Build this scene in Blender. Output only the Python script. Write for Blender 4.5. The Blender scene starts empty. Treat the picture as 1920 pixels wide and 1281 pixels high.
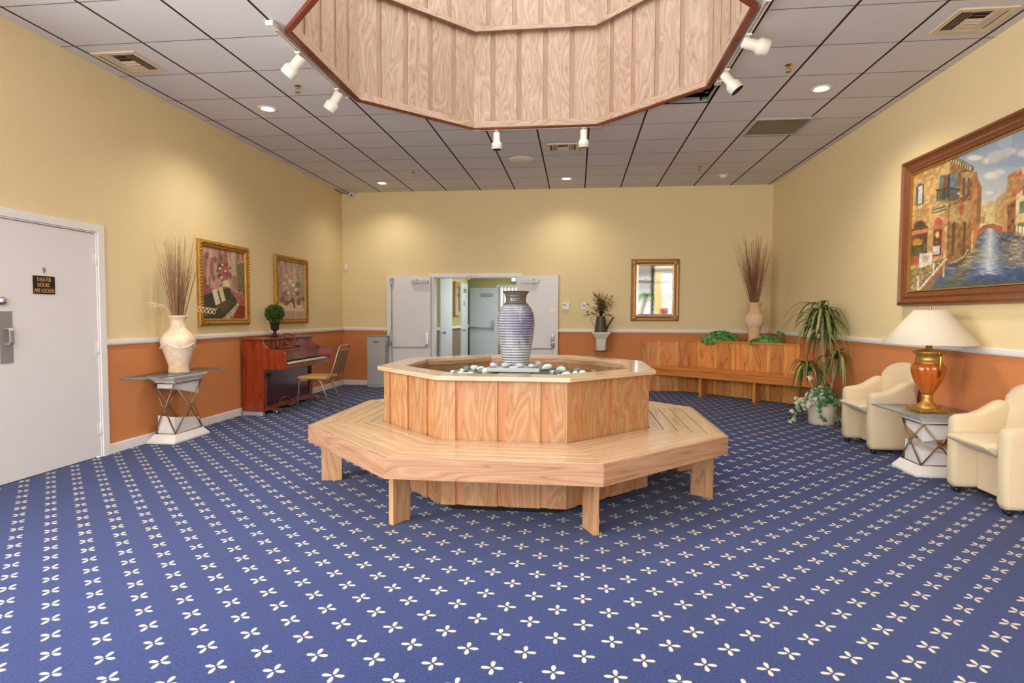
import bpy, math, random
import numpy as np
from math import sin, cos, pi, radians as RAD, hypot, atan2
from mathutils import Vector, Matrix, Euler

rnd = random.Random(7)
SC = bpy.context.scene
COL = SC.collection

# ------------------------------------------------------------------ dimensions (metres)
CAM_H = 1.2986
YAW, PITCH, ROLL, FPX = 0.1114, -0.0461, 0.0044, 1081.48
XL, XR, D, C = -4.273, 3.256, 10.194, 3.502      # left wall, right wall, back wall, ceiling
FRONT = -1.6                                     # glazed wall behind the camera
XA, YA = 5.6, 0.55                               # alcove on the right, behind the camera's right shoulder
RAIL = 1.003

# ------------------------------------------------------------------ object helpers
def tagset(o, label=None, cat=None, group=None, kind=None):
    if label: o['label'] = label
    if cat: o['category'] = cat
    if group: o['group'] = group
    if kind: o['kind'] = kind
    return o

def thing(name, label, cat, loc=(0, 0, 0), rz=0.0, group=None):
    o = bpy.data.objects.new(name, None)
    o.empty_display_size = 0.1
    COL.objects.link(o)
    o.location = loc
    o.rotation_euler = (0, 0, rz)
    return tagset(o, label, cat, group)

def copy_tree(o, parent=None):
    c = o.copy()
    COL.objects.link(c)
    if parent is not None:
        c.parent = parent
    for ch in list(o.children):
        copy_tree(ch, c)
    return c

class MB:
    """collects faces and links them as one mesh object; UVs run along the wood grain"""
    def __init__(s):
        s.v = []; s.f = []; s.uv = []; s.mi = []; s.sm = []
    def face(s, pts, grain=None, off=None, mi=0, smooth=False, uv=None):
        i0 = len(s.v)
        s.v += [tuple(p) for p in pts]
        s.f.append(tuple(range(i0, i0 + len(pts))))
        s._uv(pts, grain, off, uv); s.mi.append(mi); s.sm.append(smooth)
    def _uv(s, pts, grain, off, uv):
        if uv is not None:
            s.uv += list(uv); return
        if grain is None:
            s.uv += [(p[0] + p[1], p[2]) for p in pts]; return
        P = [Vector(p) for p in pts]
        n = Vector((0, 0, 0))
        for a, b in zip(P, P[1:] + P[:1]):
            n += a.cross(b)
        if n.length < 1e-12: n = Vector((0, 0, 1))
        n.normalize()
        g = Vector(grain).normalized()
        if abs(n.dot(g)) > 0.9:
            g = Vector((n.y, n.z, n.x)); 
        g = (g - n * n.dot(g)).normalized()
        w = n.cross(g)
        off = off or (0, 0)
        s.uv += [(p.dot(g) + off[0], p.dot(w) + off[1]) for p in P]
    def mesh(s, verts, faces, smooth=True, grain=None, mi=0):
        i0 = len(s.v)
        s.v += [tuple(p) for p in verts]
        off = (rnd.uniform(0, 50), rnd.uniform(0, 50))
        for f in faces:
            s.f.append(tuple(i + i0 for i in f))
            s._uv([verts[i] for i in f], grain, off, None)
            s.mi.append(mi); s.sm.append(smooth)
    def hexa(s, p, grain=None, mi=0, off=None):
        """8 points: bottom 4 counter-clockwise from above, then the top 4"""
        off = off or (rnd.uniform(0, 50), rnd.uniform(0, 50))
        for q in ((3, 2, 1, 0), (4, 5, 6, 7), (0, 1, 5, 4), (1, 2, 6, 5), (2, 3, 7, 6), (3, 0, 4, 7)):
            s.face([p[i] for i in q], grain, off, mi)
    def box(s, x0, x1, y0, y1, z0, z1, grain=None, mi=0, M=None):
        p = [(x0, y0, z0), (x1, y0, z0), (x1, y1, z0), (x0, y1, z0), (x0, y0, z1), (x1, y0, z1), (x1, y1, z1), (x0, y1, z1)]
        if M is not None:
            p = [tuple(M @ Vector(q)) for q in p]
            if grain is not None: grain = M.to_3x3() @ Vector(grain)
        s.hexa(p, grain, mi)
    def prism(s, poly, z0, z1, grain=None, mi=0, top=None):
        """vertical prism over a ccw polygon; top = another polygon for a taper"""
        off = (rnd.uniform(0, 50), rnd.uniform(0, 50))
        top = top or poly
        n = len(poly)
        s.face([(x, y, z0) for x, y in reversed(poly)], grain, off, mi)
        s.face([(x, y, z1) for x, y in top], grain, off, mi)
        for i in range(n):
            j = (i + 1) % n
            s.face([(*poly[i], z0), (*poly[j], z0), (*top[j], z1), (*top[i], z1)], grain, off, mi)
    def extrude(s, poly, axis, a, b, grain=None, mi=0, smooth=False):
        """polygon in the two other axes, swept along an axis from a to b"""
        def mk(p, t):
            if axis == 0: return (t, p[0], p[1])
            if axis == 1: return (p[0], t, p[1])
            return (p[0], p[1], t)
        off = (rnd.uniform(0, 50), rnd.uniform(0, 50))
        n = len(poly)
        s.face([mk(p, a) for p in reversed(poly)], grain, off, mi)
        s.face([mk(p, b) for p in poly], grain, off, mi)
        for i in range(n):
            j = (i + 1) % n
            s.face([mk(poly[i], a), mk(poly[j], a), mk(poly[j], b), mk(poly[i], b)], grain, off, mi, smooth)
    def lathe(s, prof, cx=0, cy=0, n=32, mi=0, cap=True, M=None, ripple=None):
        V = []; F = []
        for k, (r, z) in enumerate(prof):
            for i in range(n):
                a = 2 * pi * i / n
                rr = r if ripple is None else r * ripple(a, z)
                p = (cx + rr * cos(a), cy + rr * sin(a), z)
                V.append(tuple(M @ Vector(p)) if M is not None else p)
        m = len(prof)
        for k in range(m - 1):
            for i in range(n):
                j = (i + 1) % n
                F.append((k * n + i, k * n + j, (k + 1) * n + j, (k + 1) * n + i))
        if cap:
            F.append(tuple(reversed(range(n))))
            F.append(tuple(range((m - 1) * n, m * n)))
        s.mesh(V, F, True, (0, 0, 1), mi)
    def tube(s, path, r, n=6, mi=0, closed=False):
        P = [Vector(p) for p in path]
        m = len(P)
        R = list(r) if isinstance(r, (list, tuple)) else [r] * m
        V = []; F = []
        up = None
        for k in range(m):
            if closed: t = P[(k + 1) % m] - P[k - 1]
            elif k == 0: t = P[1] - P[0]
            elif k == m - 1: t = P[-1] - P[-2]
            else: t = (P[k + 1] - P[k]).normalized() + (P[k] - P[k - 1]).normalized()
            t = t.normalized() if t.length > 1e-9 else Vector((0, 0, 1))
            if up is None:
                up = Vector((0, 0, 1)) if abs(t.z) < .9 else Vector((1, 0, 0))
            a = (up - t * up.dot(t))
            a = a.normalized() if a.length > 1e-6 else t.orthogonal().normalized()
            up = a
            b = t.cross(a)
            for i in range(n):
                an = 2 * pi * i / n + pi / n
                V.append(tuple(P[k] + (a * cos(an) + b * sin(an)) * R[k]))
        for k in range(m if closed else m - 1):
            k2 = (k + 1) % m
            for i in range(n):
                j = (i + 1) % n
                F.append((k * n + i, k * n + j, k2 * n + j, k2 * n + i))
        if not closed:
            F.append(tuple(reversed(range(n)))); F.append(tuple(range((m - 1) * n, m * n)))
        s.mesh(V, F, True, None, mi)
    def ball(s, c, rx, ry=None, rz=None, n=12, m=8, mi=0, jit=0.0, M=None):
        ry = ry or rx; rz = rz or rx
        V = [(0, 0, -1)]; F = []
        for k in range(1, m):
            a = -pi / 2 + pi * k / m
            for i in range(n):
                t = 2 * pi * i / n
                V.append((cos(a) * cos(t), cos(a) * sin(t), sin(a)))
        V.append((0, 0, 1))
        W = []
        for p in V:
            q = 1 + (rnd.uniform(-jit, jit) if jit else 0)
            p = Vector((p[0] * rx * q, p[1] * ry * q, p[2] * rz * q))
            if M is not None: p = M @ p
            W.append((p.x + c[0], p.y + c[1], p.z + c[2]))
        for i in range(n):
            F.append((0, 1 + (i + 1) % n, 1 + i))
            F.append((len(V) - 1, 1 + (m - 2) * n + i, 1 + (m - 2) * n + (i + 1) % n))
        for k in range(m - 2):
            for i in range(n):
                j = (i + 1) % n
                F.append((1 + k * n + i, 1 + k * n + j, 1 + (k + 1) * n + j, 1 + (k + 1) * n + i))
        s.mesh(W, F, True, None, mi)
    def build(s, name, mats, parent=None, world=False, bevel=0.0, seg=2, weld=True, sub=0):
        me = bpy.data.meshes.new(name)
        off = Vector((0, 0, 0))
        if world and parent is not None:
            p = parent
            while p is not None:
                off += p.location; p = p.parent
        me.from_pydata([tuple(Vector(p) - off) for p in s.v], [], s.f)
        uvl = me.uv_layers.new(name='UVMap')
        flat = np.array(s.uv, dtype=np.float32).ravel()
        uvl.data.foreach_set('uv', flat)
        me.polygons.foreach_set('material_index', s.mi)
        me.polygons.foreach_set('use_smooth', s.sm)
        for m in (mats if isinstance(mats, (list, tuple)) else [mats]):
            me.materials.append(m)
        me.update()
        o = bpy.data.objects.new(name, me)
        COL.objects.link(o)
        if parent is not None:
            o.parent = parent
        if weld and (bevel or sub):
            w = o.modifiers.new('weld', 'WELD'); w.merge_threshold = 0.0003
        if bevel:
            b = o.modifiers.new('bevel', 'BEVEL'); b.width = bevel; b.segments = seg; b.limit_method = 'ANGLE'; b.angle_limit = RAD(35)
            b.harden_normals = False
        if sub:
            q = o.modifiers.new('sub', 'SUBSURF'); q.levels = sub; q.render_levels = sub
        return o

def part(name, mats, parent, fn, **k):
    m = MB(); fn(m)
    return m.build(name, mats, parent, **k)

def single(name, mats, label, cat, fn, group=None, kind=None, loc=(0, 0, 0), **k):
    """a thing that is one mesh; its origin sits at loc"""
    m = MB(); fn(m)
    o = m.build(name, mats, None, **k)
    o.location = loc
    return tagset(o, label, cat, group, kind)

# ------------------------------------------------------------------ materials
def s2l(c):
    return tuple(((x / 255) / 12.92 if x / 255 <= 0.04045 else ((x / 255 + 0.055) / 1.055) ** 2.4) for x in c)

class NT:
    def __init__(s, name):
        s.m = bpy.data.materials.new(name); s.m.use_nodes = True
        s.t = s.m.node_tree; s.t.nodes.clear()
        s.out = s.n('ShaderNodeOutputMaterial')
    def n(s, typ, **kw):
        nd = s.t.nodes.new(typ)
        for k, v in kw.items(): setattr(nd, k, v)
        return nd
    def l(s, a, b): s.t.links.new(a, b)
    def math(s, op, a, b=None, c=None, clamp=False):
        nd = s.n('ShaderNodeMath', operation=op); nd.use_clamp = clamp
        for i, x in enumerate((a, b, c)):
            if x is None: continue
            if isinstance(x, (int, float)): nd.inputs[i].default_value = x
            else: s.l(x, nd.inputs[i])
        return nd.outputs[0]
    def vec(s, x, y, z=0.0):
        nd = s.n('ShaderNodeCombineXYZ')
        for i, q in enumerate((x, y, z)):
            if isinstance(q, (int, float)): nd.inputs[i].default_value = q
            else: s.l(q, nd.inputs[i])
        return nd.outputs[0]
    def sep(s, v):
        nd = s.n('ShaderNodeSeparateXYZ'); s.l(v, nd.inputs[0]); return nd.outputs
    def coord(s, which='Object'):
        return s.n('ShaderNodeTexCoord').outputs[which]
    def mapping(s, v, scale):
        nd = s.n('ShaderNodeMapping'); s.l(v, nd.inputs[0]); nd.inputs['Scale'].default_value = scale; return nd.outputs[0]
    def noise(s, v, scale, detail=2.0, rough=0.5, dist=0.0):
        nd = s.n('ShaderNodeTexNoise'); s.l(v, nd.inputs['Vector'])
        nd.inputs['Scale'].default_value = scale; nd.inputs['Detail'].default_value = detail
        nd.inputs['Roughness'].default_value = rough; nd.inputs['Distortion'].default_value = dist
        return nd.outputs[0]
    def ramp(s, f, stops):
        nd = s.n('ShaderNodeValToRGB'); s.l(f, nd.inputs[0])
        e = nd.color_ramp.elements
        while len(e) > 1: e.remove(e[-1])
        for i, (p, c) in enumerate(stops):
            q = e[0] if i == 0 else e.new(p)
            q.position = p; q.color = (*c, 1) if len(c) == 3 else c
        return nd.outputs[0]
    def mix(s, f, a, b, mode='MIX'):
        nd = s.n('ShaderNodeMix', data_type='RGBA', blend_type=mode)
        for i, x in ((0, f), (6, a), (7, b)):
            if isinstance(x, (int, float)): nd.inputs[i].default_value = x
            elif isinstance(x, tuple): nd.inputs[i].default_value = (*x, 1)
            else: s.l(x, nd.inputs[i])
        return nd.outputs[2]
    def bsdf(s, color, rough=0.5, metal=0.0, coat=0.0, bump=None, bstr=0.2, bdist=0.01, spec=0.5, sheen=0.0):
        b = s.n('ShaderNodeBsdfPrincipled')
        for key, x in (('Base Color', color), ('Roughness', rough), ('Metallic', metal)):
            if isinstance(x, tuple): b.inputs[key].default_value = (*x, 1)
            elif isinstance(x, (int, float)): b.inputs[key].default_value = x
            else: s.l(x, b.inputs[key])
        b.inputs['Coat Weight'].default_value = coat
        b.inputs['Coat Roughness'].default_value = 0.12
        b.inputs['Specular IOR Level'].default_value = spec
        b.inputs['Sheen Weight'].default_value = sheen
        if bump is not None:
            bn = s.n('ShaderNodeBump'); bn.inputs['Strength'].default_value = bstr; bn.inputs['Distance'].default_value = bdist
            s.l(bump, bn.inputs['Height']); s.l(bn.outputs[0], b.inputs['Normal'])
        s.l(b.outputs[0], s.out.inputs[0])
        return b

def plain(name, rgb, rough=0.5, metal=0.0, var=0.08, scale=8.0, coat=0.0, bstr=0.05, bscale=60.0, spec=0.5, sheen=0.0):
    t = NT(name)
    c = s2l(rgb)
    co = t.coord()
    f = t.noise(co, scale, 3.0)
    col = t.mix(f, tuple(x * (1 - var) for x in c), tuple(min(1, x * (1 + var)) for x in c))
    b = t.noise(co, bscale, 2.0)
    t.bsdf(col, rough, metal, coat, b, bstr, 0.004, spec, sheen)
    return t.m

def wood(name, light, mid, dark, su=0.9, sv=4.0, rings=9.0, rough=0.35, coat=0.0, tone=0.15, bstr=0.06, fibre=0.12, dist=0.6, saw=0.0):
    """figured timber along u: contour bands of a stretched noise, plus fibres and a tone per board"""
    t = NT(name)
    u, v, _ = t.sep(t.coord('UV'))
    p = t.vec(t.math('MULTIPLY', u, su), t.math('MULTIPLY', v, sv))
    n = t.noise(p, 1.0, 2.0, 0.45, dist)
    w = t.math('FRACT', t.math('MULTIPLY', n, rings))
    w = t.math('ABSOLUTE', t.math('SUBTRACT', t.math('MULTIPLY', w, 2.0), 1.0))
    col = t.ramp(w, [(0.0, s2l(light)), (0.45, s2l(mid)), (0.82, s2l(mid)), (1.0, s2l(dark))])
    fb = t.noise(t.vec(t.math('MULTIPLY', u, 3.0), t.math('MULTIPLY', v, 110.0)), 1.0, 3.0, 0.6)
    col = t.mix(t.math('MULTIPLY', t.math('SUBTRACT', fb, 0.35, clamp=True), fibre * 4), col, s2l(dark))
    tn = t.noise(t.vec(t.math('MULTIPLY', u, 0.15), t.math('MULTIPLY', v, 0.9)), 1.0, 1.0)
    h = t.n('ShaderNodeHueSaturation'); t.l(col, h.inputs['Color'])
    t.l(t.math('ADD', t.math('MULTIPLY', t.math('SUBTRACT', tn, 0.5), tone * 3.2), 1.0), h.inputs['Value'])
    bump = t.math('ADD', t.math('MULTIPLY', w, 0.5), fb)
    if saw:
        sw = t.noise(t.vec(t.math('MULTIPLY', u, 120.0), t.math('MULTIPLY', v, 2.0)), 1.0, 1.0)
        bump = t.math('ADD', bump, t.math('MULTIPLY', sw, saw))
    t.bsdf(h.outputs[0], rough, 0.0, coat, bump, bstr, 0.004)
    return t.m

def metal(name, rgb, rough=0.3, var=0.1): return plain(name, rgb, rough, 1.0, var, 14.0, bstr=0.02)

def emit(name, rgb, strength):
    t = NT(name)
    e = t.n('ShaderNodeEmission'); e.inputs[0].default_value = (*s2l(rgb), 1); e.inputs[1].default_value = strength
    t.l(e.outputs[0], t.out.inputs[0]); return t.m

def pane(name, tint=(1, 1, 1), fac=0.5):
    """thin clear sheet: light passes, grazing views mirror"""
    t = NT(name)
    tr = t.n('ShaderNodeBsdfTransparent'); tr.inputs[0].default_value = (*tint, 1)
    g = t.n('ShaderNodeBsdfGlossy'); g.inputs['Roughness'].default_value = 0.02
    fr = t.n('ShaderNodeLayerWeight'); fr.inputs['Blend'].default_value = 0.5
    mx = t.n('ShaderNodeMixShader')
    f5 = t.math('ADD', 0.04, t.math('MULTIPLY', t.math('POWER', fr.outputs['Facing'], 5.0), 0.8))
    t.l(t.math('MULTIPLY', f5, fac), mx.inputs[0]); t.l(tr.outputs[0], mx.inputs[1]); t.l(g.outputs[0], mx.inputs[2])
    t.l(mx.outputs[0], t.out.inputs[0]); return t.m

def carpet_mat():
    t = NT('carpet_blue_with_cream_flowers')
    x, y, _ = t.sep(t.coord())
    A = 0.2245
    def lattice(cx, cy):
        q = []
        for c, o in ((x, cx), (y, cy)):
            m = t.math('FLOORED_MODULO', t.math('ADD', t.math('SUBTRACT', c, o), A / 2), A)
            q.append(t.math('ABSOLUTE', t.math('SUBTRACT', m, A / 2)))
        a = t.math('MAXIMUM', q[0], q[1]); b = t.math('MINIMUM', q[0], q[1])
        da = t.math('DIVIDE', t.math('SUBTRACT', a, 0.0238), 0.0168)
        # petals are a little wider near the tip
        wid = t.math('ADD', 0.0052, t.math('MULTIPLY', a, 0.11))
        db = t.math('DIVIDE', b, wid)
        return t.math('SQRT', t.math('ADD', t.math('POWER', da, 2.0), t.math('POWER', db, 2.0)))
    d = t.math('MINIMUM', lattice(0.601, 2.270), lattice(0.601 + A / 2, 2.270 + A / 2))
    fz = t.noise(t.coord(), 500.0, 2.0)
    d = t.math('ADD', d, t.math('MULTIPLY', t.math('SUBTRACT', fz, 0.5), 0.35))
    big = t.noise(t.coord(), 3.0, 5.0, 0.7)
    pile = t.noise(t.coord(), 100.0, 4.0, 0.8)
    blue = t.mix(big, s2l((16, 28, 76)), s2l((29, 47, 103)))
    blue = t.mix(t.math('MULTIPLY', t.math('SUBTRACT', pile, 0.42, clamp=True), 1.5, clamp=True), blue, s2l((66, 90, 150)))
    col = t.ramp(d, [(0.0, s2l((240, 226, 196))), (0.86, s2l((236, 220, 188))), (1.0, s2l((120, 92, 92))), ])
    k = t.ramp(d, [(0.0, (0, 0, 0)), (0.93, (0, 0, 0)), (1.0, (1, 1, 1))])
    dd = t.math('SUBTRACT', t.math('MULTIPLY', d, 4.0), 3.75, clamp=True)
    col = t.mix(dd, t.mix(pile, s2l((190, 177, 152)), s2l((222, 210, 188))), blue)
    t.bsdf(col, 0.95, 0, 0, pile, 0.5, 0.01, 0.1, 0.15)
    return t.m

def ceiling_mat():
    t = NT('ceiling_tiles_grey_white')
    x, y, _ = t.sep(t.coord())
    G = 0.6096
    def line(c, o):
        m = t.math('FLOORED_MODULO', t.math('ADD', t.math('SUBTRACT', c, o), G / 2), G)
        return t.math('ABSOLUTE', t.math('SUBTRACT', m, G / 2))
    lx = line(x, -3.537); ly = line(y, 4.44)
    ix = t.math('FLOOR', t.math('DIVIDE', t.math('SUBTRACT', x, -3.537), G)); iy = t.math('FLOOR', t.math('DIVIDE', t.math('SUBTRACT', y, 4.44), G))
    wn = t.n('ShaderNodeTexWhiteNoise'); t.l(t.vec(ix, iy, 3.0), wn.inputs['Vector'])
    sp = t.noise(t.coord(), 220.0, 3.0, 0.75)
    base = t.mix(sp, s2l((208, 204, 203)), s2l((240, 236, 235)))
    base = t.mix(t.math('MULTIPLY', wn.outputs[0], 0.13), base, s2l((170, 170, 176)))
    tone = t.noise(t.coord(), 3.0, 2.0)
    bar = t.mix(tone, s2l((44, 24, 16)), s2l((92, 62, 38)))
    kx = t.math('LESS_THAN', lx, 0.0105)
    ky = t.math('LESS_THAN', ly, 0.0055)
    col = t.mix(ky, base, t.mix(tone, s2l((84, 76, 74)), s2l((150, 142, 138))))
    col = t.mix(kx, col, bar)
    h = t.math('ADD', t.math('MULTIPLY', sp, 0.4), t.math('MULTIPLY', t.math('MAXIMUM', kx, ky), -3.0))
    t.bsdf(col, 0.92, 0, 0, h, 0.3, 0.006, 0.15)
    return t.m

def wall_mat(name, rgb, rgb2):
    t = NT(name)
    co = t.coord()
    big = t.noise(co, 0.9, 3.0, 0.6)
    col = t.mix(big, s2l(rgb), s2l(rgb2))
    weave = t.noise(t.mapping(co, (160, 160, 9)), 1.0, 2.0, 0.6)
    weave2 = t.noise(t.mapping(co, (12, 12, 170)), 1.0, 2.0, 0.6)
    w = t.math('ADD', weave, weave2)
    col = t.mix(t.math('MULTIPLY', t.math('SUBTRACT', w, 0.8, clamp=True), 0.35), col, tuple(0.72 * q for q in s2l(rgb)))
    t.bsdf(col, 0.85, 0, 0, w, 0.12, 0.003, 0.2)
    return t.m

def vcol_mat(name, rough=0.45):
    t = NT(name)
    a = t.n('ShaderNodeAttribute'); a.attribute_name = 'paint'
    b = t.noise(t.coord(), 90.0, 3.0)
    t.bsdf(a.outputs['Color'], rough, 0, 0, b, 0.25, 0.004)
    return t.m

def leaf_mat(name, a, b, c, rough=0.45):
    """leaves: tone runs with the random u of each leaf"""
    t = NT(name)
    u, v, _ = t.sep(t.coord('UV'))
    col = t.ramp(u, [(0.0, s2l(a)), (0.5, s2l(b)), (1.0, s2l(c))])
    n = t.noise(t.coord(), 40.0, 2.0)
    col = t.mix(t.math('MULTIPLY', n, 0.35), col, s2l(a))
    t.bsdf(col, rough, 0, 0, n, 0.1, 0.003)
    return t.m

M = {}
M['carpet'] = carpet_mat()
M['ceiling'] = ceiling_mat()
M['yellow'] = wall_mat('yellow_grasscloth_wall', (238, 217, 168), (234, 211, 158))
M['terra'] = wall_mat('terracotta_wainscot', (217, 142, 89), (209, 130, 77))
M['white'] = plain('white_gloss_paint', (238, 232, 226), 0.4, var=0.03)
M['doorwhite'] = plain('white_door_paint', (232, 226, 222), 0.45, var=0.03, scale=2)
M['greywhite'] = plain('cool_white_paint', (226, 234, 234), 0.45, var=0.03)
M['bench'] = wood('honey_oiled_fir', (204, 177, 144), (196, 163, 128), (178, 138, 98), 0.6, 12.0, 6.0, 0.20, 0.40, 0.10, 0.02, 0.06)
M['fascia'] = wood('fir_fascia_board', (184, 142, 110), (172, 128, 94), (146, 100, 68), 0.7, 7.0, 9.0, 0.4, 0.1, 0.10, 0.05, 0.12)
M['legwood'] = wood('fir_leg_plank', (200, 156, 112), (188, 140, 96), (160, 106, 66), 0.8, 8.0, 7.0, 0.4, 0.1, 0.12, 0.05, 0.12)
M['ply'] = wood('rough_sawn_orange_plywood', (180, 138, 96), (166, 118, 74), (148, 98, 56), 1.5, 6.5, 9.0, 0.5, 0.05, 0.12, 0.3, 0.16, 0.5, 0.8)
M['strip'] = wood('recessed_strip', (188, 130, 82), (178, 118, 72), (158, 98, 58), 0.9, 5.0, 6.0, 0.5, 0.0, 0.08, 0.1, 0.12)
M['wellply'] = wood('pale_pine_plywood', (190, 165, 143), (178, 149, 125), (152, 118, 96), 1.3, 6.0, 10.0, 0.6, 0.0, 0.10, 0.2, 0.2, 0.5, 0.4)
M['wellstrip'] = wood('pale_pine_groove', (166, 134, 112), (160, 126, 104), (148, 112, 92), 0.9, 5.0, 6.0, 0.6, 0.0, 0.05)
M['redtrim'] = wood('dark_red_brown_trim', (150, 74, 34), (128, 56, 26), (92, 36, 18), 0.9, 6.0, 6.0, 0.5)
M['cornerwood'] = wood('orange_knotty_pine', (230, 160, 88), (220, 144, 70), (186, 106, 46), 0.7, 4.0, 8.0, 0.42, 0.15, 0.30, 0.06, 0.10)
M['cornerstrip'] = wood('orange_pine_strip', (244, 186, 104), (236, 172, 88), (204, 134, 62), 0.9, 6.0, 5.0, 0.4, 0.1, 0.06)
M['cornerseat'] = wood('orange_varnished_seat', (226, 146, 70), (216, 130, 56), (190, 102, 40), 0.6, 8.0, 5.0, 0.28, 0.35, 0.05, 0.03)
M['mahogany'] = wood('red_mahogany_varnish', (156, 64, 30), (144, 54, 24), (116, 38, 16), 0.6, 5.0, 6.0, 0.18, 0.5, 0.10, 0.02, 0.10)
M['mahoganydark'] = wood('dark_mahogany_panel', (96, 26, 14), (78, 18, 10), (48, 10, 6), 0.6, 5.0, 6.0, 0.15, 0.6, 0.08, 0.02)
M['black'] = plain('black_plastic', (28, 27, 28), 0.4)
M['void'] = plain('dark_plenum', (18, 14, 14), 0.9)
M['ivory'] = plain('ivory_keys', (240, 228, 198), 0.3)
M['steel'] = plain('brushed_steel', (172, 169, 166), 0.45, 0.55, 0.06, 14, bstr=0.02)
M['chrome'] = metal('chrome', (226, 226, 228), 0.12)
M['brass'] = metal('brass', (206, 160, 74), 0.25)
M['bronze'] = plain('antique_bronze_rods', (150, 128, 100), 0.35, 0.8, 0.2)
M['stone'] = plain('white_cast_stone', (232, 224, 214), 0.75, var=0.06, scale=25, bstr=0.3, bscale=40)
M['lime'] = plain('warm_cast_stone', (226, 216, 194), 0.75, var=0.08, scale=25, bstr=0.3, bscale=40)
M['tglass'] = pane('table_glass', (0.90, 0.96, 0.94), 0.9)
M['tedge'] = plain('rough_glass_edge', (120, 140, 150), 0.2, var=0.5, scale=60, bstr=0.8, bscale=120)
M['wpane'] = pane('window_glass', (1, 1, 1), 0.6)
M['cream'] = plain('cream_boucle_fabric', (218, 196, 158), 0.95, var=0.07, scale=120, bstr=0.35, bscale=420, spec=0.15, sheen=0.2)
M['shade'] = plain('ivory_lampshade', (222, 208, 182), 0.8, var=0.02)
M['gold'] = plain('old_gold_paint', (196, 150, 72), 0.38, 0.65, 0.3, 30, bstr=0.4, bscale=50)
M['goldframe'] = plain('carved_gilt_frame', (184, 134, 52), 0.42, 0.5, 0.45, 55, bstr=0.9, bscale=70)
M['mirrorframe'] = plain('bronze_gilt_frame', (178, 128, 74), 0.4, 0.4, 0.25, 30, bstr=0.4, bscale=60)
M['venframe'] = plain('walnut_picture_frame', (128, 74, 38), 0.38, 0.1, 0.3, 22, 0.2, bstr=0.4, bscale=50)
M['mirror'] = metal('mirror_silver', (246, 246, 246), 0.01, 0.0)
M['greymetal'] = plain('grey_painted_steel', (178, 178, 172), 0.45, 0.1, 0.04)
M['plastic'] = plain('white_plastic', (236, 232, 222), 0.4, var=0.02)
M['spotwhite'] = plain('cream_enamel', (236, 228, 212), 0.35, var=0.02)
M['ventcream'] = plain('vent_cream_paint', (222, 200, 172), 0.55, var=0.05)
M['ventdark'] = plain('vent_shadowed_duct', (54, 30, 26), 0.8)
M['ventgrille'] = plain('return_grille_tan', (142, 122, 96), 0.6, 0.2, 0.1, bstr=0.9, bscale=160)
M['lit'] = emit('lit_lamp', (255, 236, 200), 14.0)
M['terracotta'] = plain('pale_terracotta', (226, 182, 132), 0.8, var=0.12, scale=14, bstr=0.25, bscale=50)
M['urnblack'] = plain('blackened_iron_urn', (40, 30, 27), 0.5, 0.2)
M['tin'] = plain('rusted_tin', (88, 78, 72), 0.5, 0.5, 0.35, 18, bstr=0.2)
M['twig'] = plain('dried_twig', (150, 104, 74), 0.85, var=0.25, scale=30)
M['twiglight'] = plain('dried_pale_grass', (190, 152, 116), 0.85, var=0.2, scale=30)
M['plume'] = plain('dried_plume', (166, 112, 84), 0.9, var=0.25, scale=50)
M['curl'] = plain('bleached_curly_twig', (236, 214, 176), 0.8)
M['boxgreen'] = leaf_mat('topiary_leaf', (40, 66, 18), (76, 108, 30), (118, 142, 52))
M['ivy'] = leaf_mat('ivy_leaf', (40, 112, 50), (82, 162, 70), (160, 206, 118))
M['vari'] = leaf_mat('variegated_leaf', (34, 74, 36), (100, 142, 88), (246, 234, 212))
M['drac'] = leaf_mat('strap_leaf', (56, 70, 26), (102, 116, 52), (158, 162, 92))
M['drygreen'] = leaf_mat('dried_leaf', (70, 52, 22), (104, 98, 36), (150, 84, 40))
M['palm'] = leaf_mat('palm_leaf', (60, 130, 50), (120, 180, 80), (180, 215, 130))
M['bark'] = plain('pale_cane', (184, 156, 122), 0.85, var=0.2, scale=40)
M['wicker'] = plain('whitewashed_wicker', (246, 228, 204), 0.85, var=0.18, scale=70, bstr=0.6, bscale=110)
M['soil'] = plain('dark_soil', (58, 44, 34), 0.95, var=0.3, scale=60, bstr=0.6)
M['tan'] = plain('tan_vinyl', (186, 138, 84), 0.5, var=0.06)
M['tanback'] = plain('brown_woven_vinyl', (150, 104, 66), 0.6, var=0.1, bstr=0.3, bscale=200)
M['frame'] = plain('bronze_tube', (160, 140, 112), 0.35, 0.6, 0.08)
M['pebble'] = plain('grey_pebble', (176, 176, 178), 0.6, var=0.18, scale=30, bstr=0.1)
M['pebbledark'] = plain('slate_pebble', (122, 128, 126), 0.6, var=0.2, scale=30)
M['seaglass'] = plain('pale_green_glass_stone', (212, 232, 216), 0.3, var=0.1, scale=30)
M['gravel'] = plain('dark_wet_gravel', (92, 92, 84), 0.8, var=0.6, scale=90, bstr=1.0, bscale=90)
M['foyeryellow'] = wall_mat('foyer_olive_yellow', (214, 204, 140), (206, 196, 130))
M['foyertan'] = wall_mat('foyer_tan_wainscot', (168, 146, 124), (158, 136, 114))
M['foyerfloor'] = plain('foyer_grey_carpet', (120, 118, 130), 0.95, var=0.15, scale=40)
M['blind'] = plain('vertical_blind_vinyl', (232, 230, 224), 0.6, var=0.04)
M['stucco'] = plain('white_stucco', (236, 234, 226), 0.9)
M['ochre'] = plain('yellow_stucco', (232, 206, 142), 0.9)
M['ground'] = plain('sunny_pavement', (200, 200, 186), 0.9, var=0.15, scale=2)
M['mull'] = plain('brown_aluminium', (124, 108, 88), 0.5, 0.2)
M['fascia_ext'] = plain('brown_soffit', (150, 128, 108), 0.7)
M['red'] = plain('red_planter_paint', (190, 66, 40), 0.6)
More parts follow.
